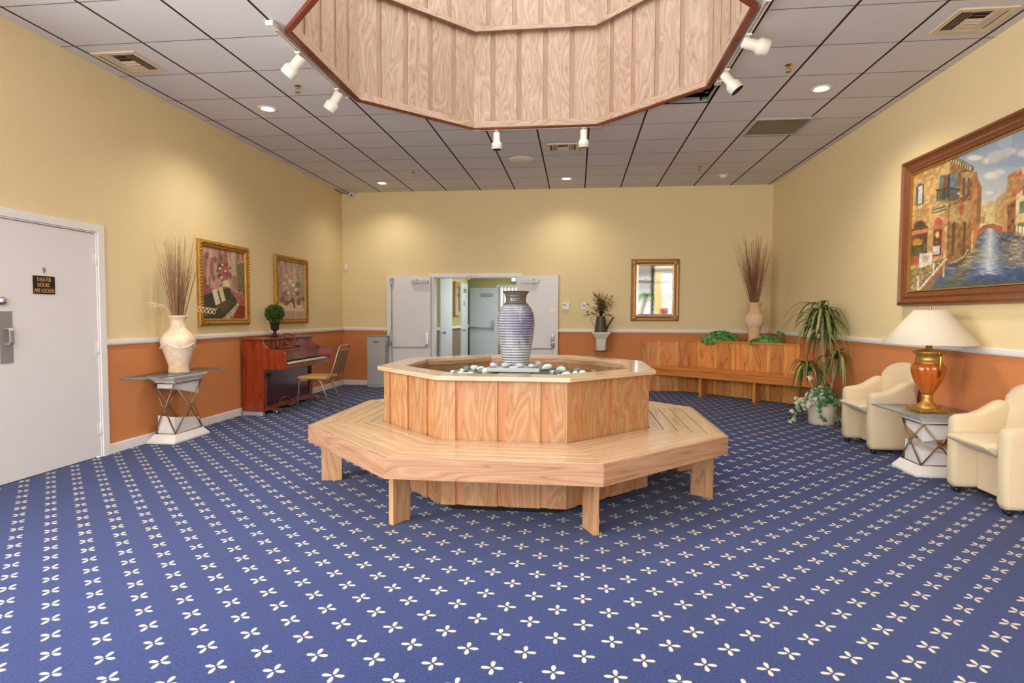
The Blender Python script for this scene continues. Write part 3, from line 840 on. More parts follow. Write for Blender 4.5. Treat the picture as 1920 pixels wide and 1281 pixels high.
struct('door_closer', M['steel'], None, None, lambda m: m.box(-2.42, -2.12, YF - .12, YF - .075, 1.78, 1.84), parent=d8)
struct('panic_bar', M['steel'], None, None, lambda m: (m.tube([(-2.70, YF - .13, .965), (-2.12, YF - .13, .965)], .014, 8), m.box(-2.14, -2.08, YF - .14, YF - .075, .93, 1.16)), parent=d8)
# window panel on the foyer's left wall
w = bpy.data.objects.new('window_9', None); COL.objects.link(w); tagset(w, 'tall framed window in the foyer wall between two white doors', 'window', None, 'structure')
struct('frame', M['mirrorframe'], None, None, lambda m: (m.box(FX0, FX0 + .06, 11.98, 12.06, 1.28, 2.0), m.box(FX0, FX0 + .03, 12.06, 12.56, 1.28, 1.37), m.box(FX0, FX0 + .03, 12.06, 12.56, 1.91, 2.0), m.box(FX0, FX0 + .03, 12.56, 12.62, 1.28, 2.0)), parent=w)
struct('glass', M['mirror'], None, None, lambda m: m.box(FX0, FX0 + .015, 12.06, 12.56, 1.37, 1.91), parent=w)
# far room: window with vertical blinds, stacked chairs, table
bl = thing('vertical_blind', 'white vertical blinds glowing beyond the foyer opening', 'blinds', (-1.6, 17.9, 2.2))
part('head_rail', M['white'], bl, lambda m: m.box(-1.5, 1.5, -.03, .03, 0, .05))
for k in range(27):
    a = RAD(32)
    xx = -1.43 + .11 * k
    part('slat', M['blind'], bl, lambda m: m.hexa([(xx - .05 * cos(a), -.05 * sin(a), -1.62), (xx + .05 * cos(a), .05 * sin(a), -1.62), (xx + .05 * cos(a) - .001, .05 * sin(a) + .002, -1.62), (xx - .05 * cos(a) - .001, -.05 * sin(a) + .002, -1.62),
                                                    (xx - .05 * cos(a), -.05 * sin(a), 0), (xx + .05 * cos(a), .05 * sin(a), 0), (xx + .05 * cos(a) - .001, .05 * sin(a) + .002, 0), (xx - .05 * cos(a) - .001, -.05 * sin(a) + .002, 0)]))
struct('window_10', M['wpane'], 'bright window behind the vertical blinds', 'window', lambda m: m.face([(-3.2, 18.35, .35), (1.0, 18.35, .35), (1.0, 18.35, 2.35), (-3.2, 18.35, 2.35)]))
el = thing('emergency_light', 'small white light box above the far foyer opening', 'light', (-1.58, YF - .05, 2.22))
part('housing', M['plastic'], el, lambda m: m.box(-.065, .065, -.06, .049, -.09, .09), bevel=.01)
part('lens', M['lit'], el, lambda m: m.box(-.05, .03, -.064, -.0605, -.06, .06))
tb = thing('side_counter', 'grey topped table beyond the foyer opening', 'table', (-1.9, 16.75, 0))
part('top', M['signgrey'], tb, lambda m: m.box(-.45, .45, -.3, .3, .93, .98))
for sx in (-.4, .4):
    for sy in (-.25, .25):
        part('leg', M['black'], tb, lambda m: m.box(sx - .02, sx + .02, sy - .02, sy + .02, 0, .93))
def far_chair(x, y, rz, label):
    t = thing('stacking_chair', label, 'chair', (x, y, 0), rz, 'black chairs past the foyer')
    part('seat', M['black'], t, lambda m: m.box(-.22, .22, -.22, .2, .44, .49), bevel=.01)
    part('backrest', M['black'], t, lambda m: m.hexa([(-.2, .2, .55), (.2, .2, .55), (.2, .23, .55), (-.2, .23, .55), (-.17, .27, .9), (.17, .27, .9), (.17, .3, .9), (-.17, .3, .9)]), bevel=.01)
    for sx in (-1, 1):
        part('leg', M['black'], t, lambda m: m.tube([(sx * .2, -.2, .45), (sx * .22, -.23, 0)], .012))
        part('leg', M['black'], t, lambda m: m.tube([(sx * .19, .29, .85), (sx * .2, .2, .45), (sx * .22, .27, 0)], .012))
far_chair(-1.72, 15.9, RAD(180), 'black chair facing away beyond the foyer opening, on the table side')
far_chair(-1.20, 15.8, RAD(150), 'black chair beyond the foyer opening, half hidden by the blue vase')

# ================================================================== CENTRE: octagonal bench and planter
BX, BY, BAP, BZ = -0.4576, 4.5802, 1.474, 0.4955
BOX = 0.975
bn = thing('octagonal_bench', 'honey wood octagonal bench around the planter, in the middle of the carpet', 'bench', (BX, BY, 0))
def f_seat(m):
    aps = [1.4565, 1.352, 1.258, 1.166, 1.075, 0.981]
    for o, i in zip(aps, aps[1:]):
        A = octo(0, 0, o - .0025); B = octo(0, 0, i + .0025)
        for k in range(8):
            j = (k + 1) % 8
            g = (A[j][0] - A[k][0], A[j][1] - A[k][1], 0)
            m.hexa([(*B[k], BZ - .035), (*A[k], BZ - .035), (*A[j], BZ - .035), (*B[j], BZ - .035), (*B[k], BZ), (*A[k], BZ), (*A[j], BZ), (*B[j], BZ)], g)
part('seat', M['bench'], bn, f_seat, bevel=.0025, seg=2)
part('seat_backing', M['strip'], bn, lambda m: ring(m, .985, 1.45, BZ - .06, BZ - .036, 0, 0))
part('fascia', M['fascia'], bn, lambda m: ring(m, 1.4565, 1.4745, .372, BZ - .001, 0, 0), bevel=.003)
legs = [(-1.110, 3.390, -1.047, 3.524), (.109, 3.375, .037, 3.500), (-1.965, 4.251, -1.815, 4.290), (.965, 4.180, .831, 4.255)]
legs += [(x0, 2 * BY - y0, x1, 2 * BY - y1) for x0, y0, x1, y1 in legs]
for x0, y0, x1, y1 in legs:
    # plank on edge, pointing at the middle
    ax, ay = x0 - BX, y0 - BY; r = hypot(ax, ay); ux, uy = -ax / r, -ay / r; vx, vy = -uy, ux
    if abs(ay) < .7:
        # side legs show their broad face to the front
        ux, uy = x1 - x0, y1 - y0; q = hypot(ux, uy); ux, uy = ux / q, uy / q
        vx, vy = -uy, ux
        if vy * (1 if ay > 0 else -1) > 0: vx, vy = -vx, -vy
        P = [(ax, ay), (ax + ux * q, ay + uy * q), (ax + ux * q + vx * .04, ay + uy * q + vy * .04), (ax + vx * .04, ay + vy * .04)]
    else:
        sg = 1 if vx * ax > 0 else -1
        vx, vy = vx * sg, vy * sg
        P = [(ax, ay), (ax + ux * .15, ay + uy * .15), (ax + ux * .15 + vx * .038, ay + uy * .15 + vy * .038), (ax + vx * .038, ay + vy * .038)]
    ar = sum(P[i][0] * P[(i + 1) % 4][1] - P[(i + 1) % 4][0] * P[i][1] for i in range(4))
    if ar < 0: P.reverse()
    part('leg', M['legwood'], bn, lambda m: m.prism(P, 0, .44, (0, 0, 1)), bevel=.003)

pl = thing('octagonal_planter', 'orange plywood octagonal planter holding the fountain, in the middle of the bench', 'planter', (BX, BY, 0))
CAPZ0, CAPZ1 = .882, .912
def f_box(m):
    A = octo(0, 0, BOX - .012); I = octo(0, 0, .845)
    n = 8
    for k in range(n):
        j = (k + 1) % n
        L = hypot(A[j][0] - A[k][0], A[j][1] - A[k][1]); ux, uy = (A[j][0] - A[k][0]) / L, (A[j][1] - A[k][1]) / L
        nx, ny = uy, -ux
        off = (rnd.uniform(0, 50), rnd.uniform(0, 50))
        m.face([(*A[k], .072), (*A[j], .072), (*A[j], CAPZ0), (*A[k], CAPZ0)], (0, 0, 1), off, 1)
        m.face([(*I[j], .5), (*I[k], .5), (*I[k], CAPZ0), (*I[j], CAPZ0)], (0, 0, 1), off, 0)
        m.face([(*A[k], .072), (*I[k], .072), (*I[j], .072), (*A[j], .072)], (0, 0, 1), off, 1)
        F = octo(0, 0, BOX); a, b = F[k], F[j]; L = hypot(b[0] - a[0], b[1] - a[1])
        cen = [.15, .485, .825] if k % 2 == 1 else [.14, .48, .81]
        s0 = 0; seg = []
        for c in cen:
            seg.append((s0, c * L - .026)); s0 = c * L + .026
        seg.append((s0, L))
        for e0, e1 in seg:
            off = (rnd.uniform(0, 50), rnd.uniform(0, 50))
            q0 = (a[0] + ux * e0, a[1] + uy * e0); q1 = (a[0] + ux * e1, a[1] + uy * e1)
            r0 = (q0[0] - nx * .012, q0[1] - ny * .012); r1 = (q1[0] - nx * .012, q1[1] - ny * .012)
            zb = .072
            m.face([(*q0, zb), (*q1, zb), (*q1, CAPZ0), (*q0, CAPZ0)], (0, 0, 1), off, 0)
            m.face([(*r0, zb), (*q0, zb), (*q0, CAPZ0), (*r0, CAPZ0)], (0, 0, 1), off, 0)
            m.face([(*q1, zb), (*r1, zb), (*r1, CAPZ0), (*q1, CAPZ0)], (0, 0, 1), off, 0)
            m.face([(*r0, zb), (*r1, zb), (*q1, zb), (*q0, zb)], (0, 0, 1), off, 0)
part('panels', [M['ply'], M['strip']], pl, f_box, weld=False)
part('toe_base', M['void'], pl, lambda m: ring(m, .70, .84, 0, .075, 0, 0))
part('cap', M['bench'], pl, lambda m: ring(m, .830, 1.018, CAPZ0, CAPZ1, 0, 0), bevel=.004, seg=2)
part('cap_trim', M['fascia'], pl, lambda m: ring(m, .832, .846, CAPZ0 - .028, CAPZ0, 0, 0))
gv = part('gravel', M['gravel'], pl, lambda m: m.face([(x, y, .795) for x, y in octo(0, 0, .844)]))
gv['kind'] = 'stuff'

FXc, FYc = -.482, 4.58
ft = thing('fountain_pot', 'tall ribbed grey and cobalt ceramic pot standing in the planter', 'pot', (FXc, FYc, .905))
def f_pot(m):
    key = [(.100, 0), (.106, .012), (.114, .06), (.124, .12), (.135, .18), (.144, .245), (.150, .317), (.148, .365), (.139, .415), (.122, .452), (.100, .478), (.088, .490), (.081, .500), (.081, .530), (.090, .558), (.104, .574), (.109, .580)]
    prof = []
    for (r0, z0), (r1, z1) in zip(key, key[1:]):
        n = max(2, int((z1 - z0) / .0034))
        for i in range(n):
            t = i / n; z = z0 + (z1 - z0) * t; r = r0 + (r1 - r0) * t
            amp = .0028 if .02 < z < .475 else 0
            prof.append((r + amp * sin(2 * pi * z / .0205), z))
    prof += [(.109, .580), (.103, .581), (.085, .565), (.074, .53), (.074, .48), (.0, .46)]
    m.lathe(prof, n=48, cap=False)
    m.lathe([(.0, 0), (.100, 0)], n=48, cap=False)
part('body', M['glaze'], ft, f_pot)
tr = single('fountain_tray', M['greymetal'], 'pale square tray of pebbles under the ceramic pot', 'tray',
            lambda m: (m.box(-.20, .20, -.20, .20, 0, .012), m.box(-.20, .20, -.20, -.19, .012, .03), m.box(-.20, .20, .19, .20, .012, .03), m.box(-.20, -.19, -.19, .19, .012, .03), m.box(.19, .20, -.19, .19, .012, .03), m.box(-.12, .12, -.12, .12, -.066, 0)),
            loc=(FXc, FYc, .862))
# grey pebbles on the tray round the pot
k = 0
for i in range(22):
    a = 2 * pi * i / 22 + rnd.uniform(-.06, .06)
    rr = .152 if i % 2 else .150
    sx = rnd.uniform(.024, .036); sz = rnd.uniform(.013, .019)
    x, y = rr * cos(a), rr * sin(a)
    x = max(-.165, min(.165, x * 1.10)); y = max(-.165, min(.165, y * 1.10))
    side = 'front' if y < -.05 else 'far' if y > .05 else 'flank'
    o = single('pebble', M['pebble'], {'front': 'smooth grey pebble on the tray, in front of the ceramic pot', 'far': 'smooth grey pebble on the tray, behind the ceramic pot', 'flank': 'smooth grey pebble on the tray, beside the ceramic pot'}[side], 'pebble',
               lambda m: m.ball((0, 0, 0), sx, sx * .62, sz, 10, 7, jit=.07, M=Matrix.Rotation(a + pi / 2 + rnd.uniform(-.4, .4), 3, 'Z')), 'grey pebbles on the fountain tray', loc=(FXc + x, FYc + y, .874 + sz * .95))
# bigger pale stones heaped at the near corners
for (x, y, s_) in ((-.155, -.165, .03), (-.06, -.172, .036), (.05, -.17, .034), (.14, -.165, .03), (.17, .05, .032), (.165, .14, .03), (-.175, -.06, .028)):
    o = single('pebble', M['pebble'], 'larger pale pebble on the rim of the fountain tray', 'pebble',
               lambda m: m.ball((0, 0, 0), s_, s_ * .7, s_ * .55, 12, 8, jit=.06, M=Matrix.Rotation(rnd.uniform(-.5, .5), 3, 'Z')), 'larger pale pebbles on the fountain tray', loc=(FXc + x, FYc + y, .893 + s_ * .5))
# pale green and dark stones in the planter
for i in range(84):
    a = rnd.uniform(0, 2 * pi); r = rnd.uniform(.34, .74)
    x, y = r * cos(a), r * sin(a)
    if abs(x) < .26 and abs(y) < .26: continue
    g = rnd.random() < .6
    s_ = rnd.uniform(.030, .052)
    mt, nm, lb, gr = ('seaglass', 'glass_stone', 'pale green stone on the gravel inside the octagonal planter', 'pale green stones in the planter') if g else ('pebbledark', 'slate_stone', 'dark slate stone on the gravel inside the octagonal planter', 'dark stones in the planter')
    single(nm, M[mt], lb, 'stone', lambda m: m.ball((0, 0, 0), s_, s_ * .75, s_ * .62, 9, 6, jit=.10, M=Matrix.Rotation(a * 3, 3, 'Z')), gr, loc=(BX + x, BY + y, (.795 + s_ * .60)))

# ================================================================== LEFT WALL
# stone console with a glass top
def console(name, label, loc, rz, bl, bw, gl, gw, h, npts):
    """bl x bw plinth (local x = length along the wall, local -y = front), gl x gw glass, height h"""
    t = thing(name, label, 'side table', loc, rz)
    def rect(l, w): return [(-l / 2, -w / 2), (l / 2, -w / 2), (l / 2, w / 2), (-l / 2, w / 2)]
    il, iw = bl * .68, bw * .60
    zt = h - .012
    part('plinth', M['stone'], t, lambda m: (m.prism(rect(bl, bw), 0, .018), m.prism(rect(bl, bw), .018, .085, top=rect(il + .05, iw + .05))), bevel=.003)
    def wedge(z0, zl, zr, inv):
        def f(m):
            l, w = il / 2, iw / 2
            a = [(-l, -w), (l, -w), (l, w), (-l, w)]
            if not inv:
                m.hexa([(*p, z0) for p in a] + [(a[0][0], a[0][1], zl), (a[1][0], a[1][1], zr), (a[2][0], a[2][1], zr - .02), (a[3][0], a[3][1], zl + .015)])
            else:
                m.hexa([(a[0][0], a[0][1], zl), (a[1][0], a[1][1], zr), (a[2][0], a[2][1], zr + .03), (a[3][0], a[3][1], zl - .0)] + [(*p, z0) for p in a])
        return f
    zc = h - .09
    part('stone_block', M['stone'], t, wedge(.085, .085 + .17, .085 + .115, False), bevel=.002)
    part('stone_block', M['stone'], t, wedge(zc, zc - .055, zc - .15, True), bevel=.002)
    part('cornice', M['stone'], t, lambda m: (m.prism(rect(il + .03, iw + .03), zc, zc + .012), m.prism(rect(il + .03, iw + .03), zc + .012, zc + .055, top=rect(bl * .92, bw * .92)), m.prism(rect(bl * .95, bw * .95), zc + .055, zt)), bevel=.003)
    # metal rods crossing on each side, tied with wire
    l, w = il / 2 + .018, iw / 2 + .018
    lo = [(-l - .0, -w), (l, -w), (l, w), (-l, w)]
    zb, zk = .088, zc - .002
    for i in range(4):
        a, b = lo[i], lo[(i + 1) % 4]
        def f_x(m):
            ex, ey = (b[0] - a[0]), (b[1] - a[1]); q = hypot(ex, ey); nx, ny = ey / q * .012, -ex / q * .012
            mid = .5 if q > .25 else .5
            c = ((a[0] + b[0]) / 2 + nx, (a[1] + b[1]) / 2 + ny, (zb + zk) / 2)
            m.tube([(*a, zb), (c[0] - ex / q * .006, c[1] - ey / q * .006, c[2]), (*a, zk)] if q > .18 else [(*a, zb), c, (*b, zk)], .0065, 6)
            m.tube([(*b, zb), (c[0] + ex / q * .006, c[1] + ey / q * .006, c[2]), (*b, zk)] if q > .18 else [(*b, zb), c, (*a, zk)], .0065, 6)
            for z in (-.022, -.008, .008, .022):
                m.lathe([(.015, c[2] + z - .004), (.018, c[2] + z), (.015, c[2] + z + .004)], c[0], c[1], 8)
        part('crossed_rods', M['bronze'], t, f_x)
    part('rod_frame', M['bronze'], t, lambda m: m.tube([(*p, zb) for p in lo], .006, 6, closed=True))
    part('rod_frame', M['bronze'], t, lambda m: m.tube([(*p, zk) for p in lo], .006, 6, closed=True))
    gp = rect(gl, gw) if npts == 4 else [(-gl / 2 + .06, -gw / 2), (gl / 2 - .0, -gw / 2), (gl / 2, gw / 2), (-gl / 2, gw / 2)]
    def f_glass(m):
        m.face([(x, y, h) for x, y in gp]); m.face([(x, y, zt + .0005) for x, y in reversed(gp)])
    gt = part('glass_top', M['tglass'], t, f_glass)
    def f_edge(m):
        n = len(gp)
        for i in range(n):
            a, b = gp[i], gp[(i + 1) % n]
            N = max(2, int(hypot(b[0] - a[0], b[1] - a[1]) / .02))
            pts = []
            for q in range(N + 1):
                tt = q / N; jx, jy = rnd.uniform(-.003, .003), rnd.uniform(-.003, .003)
                pts.append((a[0] + (b[0] - a[0]) * tt + jx, a[1] + (b[1] - a[1]) * tt + jy))
            for p, q in zip(pts, pts[1:]):
                m.face([(*p, zt), (*q, zt), (*q, h), (*p, h)])
    e = MB(); f_edge(e); e.build('rough_edge', M['tedge'], gt)
    return t
# left wall: local x -> world y, local -y -> world +x  (rotate +90 degrees)
console('stone_console', 'white stone and bronze rod console with glass top under the tall vase', (-4.095, 5.53, 0), RAD(90), .56, .30, 1.12, .35, .690, 5)

def jar(name, label, cat, loc, prof, mat, n=40):
    t = thing(name, label, cat, loc)
    part('body', mat, t, lambda m: m.lathe(prof, n=n, cap=False))
    return t
def crackle():
    t = NT('pale_marbled_ceramic')
    a = t.noise(t.mapping(t.coord(), (5, 5, 4)), 1.0, 5.0, 0.7)
    col = t.ramp(a, [(0.30, s2l((246, 236, 218))), (0.48, s2l((246, 220, 182))), (0.62, s2l((226, 176, 124))), (0.75, s2l((236, 222, 204)))])
    v = t.noise(t.mapping(t.coord(), (34, 34, 5)), 1.0, 2.0)
    col = t.mix(t.math('MULTIPLY', v, 0.35), col, s2l((240, 230, 214)))
    t.bsdf(col, 0.5, 0, 0.1, a, 0.15, 0.004)
    return t.m
M['marbled'] = crackle()
VX, VY, VZ = -4.085, 5.525, .690
va = jar('tall_vase', 'pale marbled ceramic vase on the glass console', 'vase', (VX, VY, VZ),
    [(0, 0), (.092, 0), (.097, .015), (.092, .07), (.107, .12), (.128, .19), (.148, .25), (.163, .315), (.158, .352), (.122, .405), (.090, .44), (.074, .468), (.068, .525), (.072, .550), (.084, .565), (.093, .580), (.090, .588), (.080, .584), (.064, .55), (.062, .50), (.0, .45)], M['marbled'])
# the ornament draped on its shoulder
part('relief_garland', M['stone'], va, lambda m: m.tube([(.162 * cos(a), .162 * sin(a), .30 - .045 * abs(sin(2 * a))) for a in [2 * pi * i / 64 for i in range(64)]], .006, 6, closed=True))

def dried(name, label, loc, n, H, spread, seed, plume=True, lean=(0, 0), curls=(), base=.045, mats=('twig', 'twiglight'), thick=1.0):
    R = random.Random(seed)
    t = thing(name, label, 'dried arrangement', loc)
    for mt, nm, share in ((mats[0], 'stems', .5), (mats[1], 'grasses', .5)):
        def f(m):
            for i in range(int(n * share)):
                a = R.uniform(0, 2 * pi); sp = spread * R.uniform(.08, 1) ** .9; h = H * R.uniform(.5, 1.0)
                dx, dy = cos(a) * sp + lean[0], sin(a) * sp + lean[1]
                dx = max(dx, LIMX[0]) if LIMX else dx
                b0 = (base * cos(a) * R.random(), base * sin(a) * R.random())
                bend = R.uniform(-.06, .10)
                P = []
                for q in range(6):
                    u = q / 5
                    P.append((b0[0] + dx * h * (u * .85 + bend * u * u), b0[1] + dy * h * (u * .85 + bend * u * u), -.10 + (h + .10) * u - .1 * sp * u * u * h))
                r0 = R.uniform(.0018, .0042) * thick
                m.tube(P, [r0 * (1 - .75 * q / 5) for q in range(6)], 4)
                if R.random() < .45:       # wispy side hairs near the tip
                    for q in range(4):
                        u = R.uniform(.55, .95); k_ = min(4, int(u * 5)); p = Vector(P[k_]).lerp(Vector(P[k_ + 1]), u * 5 - k_)
                        d = Vector((dx * .6 + R.uniform(-.35, .35), dy * .6 + R.uniform(-.35, .35), R.uniform(.4, 1))) * R.uniform(.04, .09)
                        m.tube([p, p + d], [.0012, .0005], 3)
        part(nm, M[mt], t, f)
    if plume:
        def g(m):
            for (dx, dy, h0, h1, w) in plume:
                for q in range(90):
                    u = R.random(); z = h0 + (h1 - h0) * u
                    p = Vector((dx * z, dy * z, z)); d = Vector((R.uniform(-1, 1), R.uniform(-1, 1), R.uniform(.3, 1.4))).normalized() * w * R.uniform(.5, 1) * (1 - .5 * u)
                    m.tube([p, p + d * .6, p + d + Vector((0, 0, -.2 * w))], [.0016, .0012, .0004], 3)
        part('plume', M['plume'], t, g)
    for (p0, p1, turns, rad) in curls:
        def c(m):
            A, B = Vector(p0), Vector(p1); ax = (B - A).normalized(); s_ = ax.orthogonal().normalized(); w_ = ax.cross(s_)
            N = int(turns * 12)
            m.tube([A + (B - A) * (i / N) + (s_ * cos(2 * pi * turns * i / N) + w_ * sin(2 * pi * turns * i / N)) * rad * min(1, i / 6) for i in range(N + 1)], .0032, 4)
            m.tube([(0, 0, -.05), tuple(A * .6), tuple(A)], .0026, 4)
        part('curly_twig', M['curl'], t, c)
    return t
LIMX = (-.135,)
dried('dried_grass_arrangement', 'tall dried grasses and curly twigs in the marbled vase', (VX, VY, 1.26), 120, .86, .34, 3,
      plume=((-.02, -.19, .16, .50, .05), (.01, .03, .48, .74, .028), (0, .20, .18, .52, .05), (.0, .06, .12, .48, .04)), lean=(.03, -.01),
      curls=(((.04, .20, .09), (.08, .52, .06), 6, .030), ((.03, -.22, .10), (.02, -.42, .13), 5, .018)))

# framed paintings ------------------------------------------------------------
def hom(src, dst):
    A = []; B = []
    for (u, v), (x, y) in zip(src, dst):
        A += [[u, v, 1, 0, 0, 0, -x * u, -x * v], [0, 0, 0, u, v, 1, -y * u, -y * v]]; B += [x, y]
    h = np.linalg.solve(np.array(A, float), np.array(B, float)); return np.append(h, 1).reshape(3, 3)
class Paint:
    def __init__(s, nu, nv, Hm, seed=1):
        s.nu, s.nv = nu, nv
        u, v = np.meshgrid(np.linspace(0, 1, nu + 1), np.linspace(0, 1, nv + 1))
        s.u, s.v = u, v
        P = np.stack([u, v, np.ones_like(u)], -1) @ Hm.T
        s.X, s.Y = P[..., 0] / P[..., 2], P[..., 1] / P[..., 2]
        s.rng = np.random.RandomState(seed)
        s.c = np.zeros(u.shape + (3,))
    def noise(s, k, ax=1.0):
        n = max(2, int(k)); n2 = max(2, int(k * ax))
        g = s.rng.rand(n2 + 2, n + 2)
        a = s.v * n2; b = s.u * n; i = a.astype(int); j = b.astype(int); fa, fb = a - i, b - j
        fa = fa * fa * (3 - 2 * fa); fb = fb * fb * (3 - 2 * fb)
        return (g[i, j] * (1 - fa) * (1 - fb) + g[i + 1, j] * fa * (1 - fb) + g[i, j + 1] * (1 - fa) * fb + g[i + 1, j + 1] * fa * fb)
    def put(s, mask, rgb, var=.12, a=1.0, k=50, ax=1.0):
        col = np.array(rgb, float) * (1 + var * 2 * (s.noise(k, ax)[..., None] - .5))
        m = (np.asarray(mask, float) * a)[..., None]
        s.c = s.c * (1 - m) + col * m
    def poly(s, pts, rgb, **k):
        n = len(pts); ins = np.zeros(s.X.shape, bool)
        for i in range(n):
            x0, y0 = pts[i]; x1, y1 = pts[(i + 1) % n]
            if y0 == y1: continue
            c = ((y0 > s.Y) != (y1 > s.Y)) & (s.X < (x1 - x0) * (s.Y - y0) / (y1 - y0) + x0)
            ins ^= c
        s.put(ins, rgb, **k)
    def ell(s, x, y, rx, ry, rgb, soft=False, **k):
        d = ((s.X - x) / rx) ** 2 + ((s.Y - y) / ry) ** 2
        s.put(np.clip(1.4 - d * 1.4, 0, 1) if soft else d < 1, rgb, **k)
    def line(s, pts, w, rgb, **k):
        for (x0, y0), (x1, y1) in zip(pts, pts[1:]):
            L2 = (x1 - x0) ** 2 + (y1 - y0) ** 2 + 1e-9
            t = np.clip(((s.X - x0) * (x1 - x0) + (s.Y - y0) * (y1 - y0)) / L2, 0, 1)
            s.put((s.X - x0 - t * (x1 - x0)) ** 2 + (s.Y - y0 - t * (y1 - y0)) ** 2 < w * w, rgb, **k)
    def mesh(s, name, mat, parent, w, h, M4):
        u = s.u.ravel(); v = s.v.ravel()
        co = np.stack([(u - .5) * w, np.zeros_like(u), (v - .5) * h], -1)
        co = co @ np.array(M4.to_3x3()).T + np.array(M4.translation)
        nu, nv = s.nu, s.nv
        idx = np.arange((nu + 1) * (nv + 1)).reshape(nv + 1, nu + 1)
        f = np.stack([idx[:-1, :-1], idx[:-1, 1:], idx[1:, 1:], idx[1:, :-1]], -1).reshape(-1, 4)
        me = bpy.data.meshes.new(name); me.from_pydata(co.tolist(), [], f.tolist())
        at = me.attributes.new('paint', 'FLOAT_COLOR', 'POINT')
        c = np.clip(s.c / 255, 0, 1); lin = np.where(c <= .04045, c / 12.92, ((c + .055) / 1.055) ** 2.4)
        at.data.foreach_set('color', np.concatenate([lin.reshape(-1, 3), np.ones((lin.size // 3, 1))], 1).astype(np.float32).ravel())
        me.materials.append(mat); me.update()
        o = bpy.data.objects.new(name, me); COL.objects.link(o); o.parent = parent
        return o
def frame_part(parent, W, H, prof, mat, carve=0, name='frame'):
    """mitred moulding; prof = (inset from outer edge, depth towards the viewer) list; local x = right, -y = viewer"""
    def f(m):
        cs = lambda i: [(-W / 2 + i, -H / 2 + i), (W / 2 - i, -H / 2 + i), (W / 2 - i, H / 2 - i), (-W / 2 + i, H / 2 - i)]
        R = [[(x, -d, z) for x, z in cs(i)] for i, d in prof]
        for a, b in zip(R, R[1:]):
            for k in range(4):
                j = (k + 1) % 4
                g = Vector(a[j]) - Vector(a[k])
                m.face([a[k], a[j], b[j], b[k]], g, (rnd.uniform(0, 9), 0))
        m.face([R[0][k] for k in (3, 2, 1, 0)])
        if carve:
            i0 = carve[0]; rr = carve[1]; step = carve[2]
            for k in range(4):
                c = cs(i0); p, q = Vector((*c[k], 0)), Vector((*c[(k + 1) % 4], 0)); n = int((q - p).length / step)
                for s_ in range(n):
                    t = p.lerp(q, (s_ + .5) / n)
                    m.ball((t.x, -carve[3], t.y), rr, rr * .7, rr, 6, 4, jit=.15)
    return part(name, mat, parent, f)
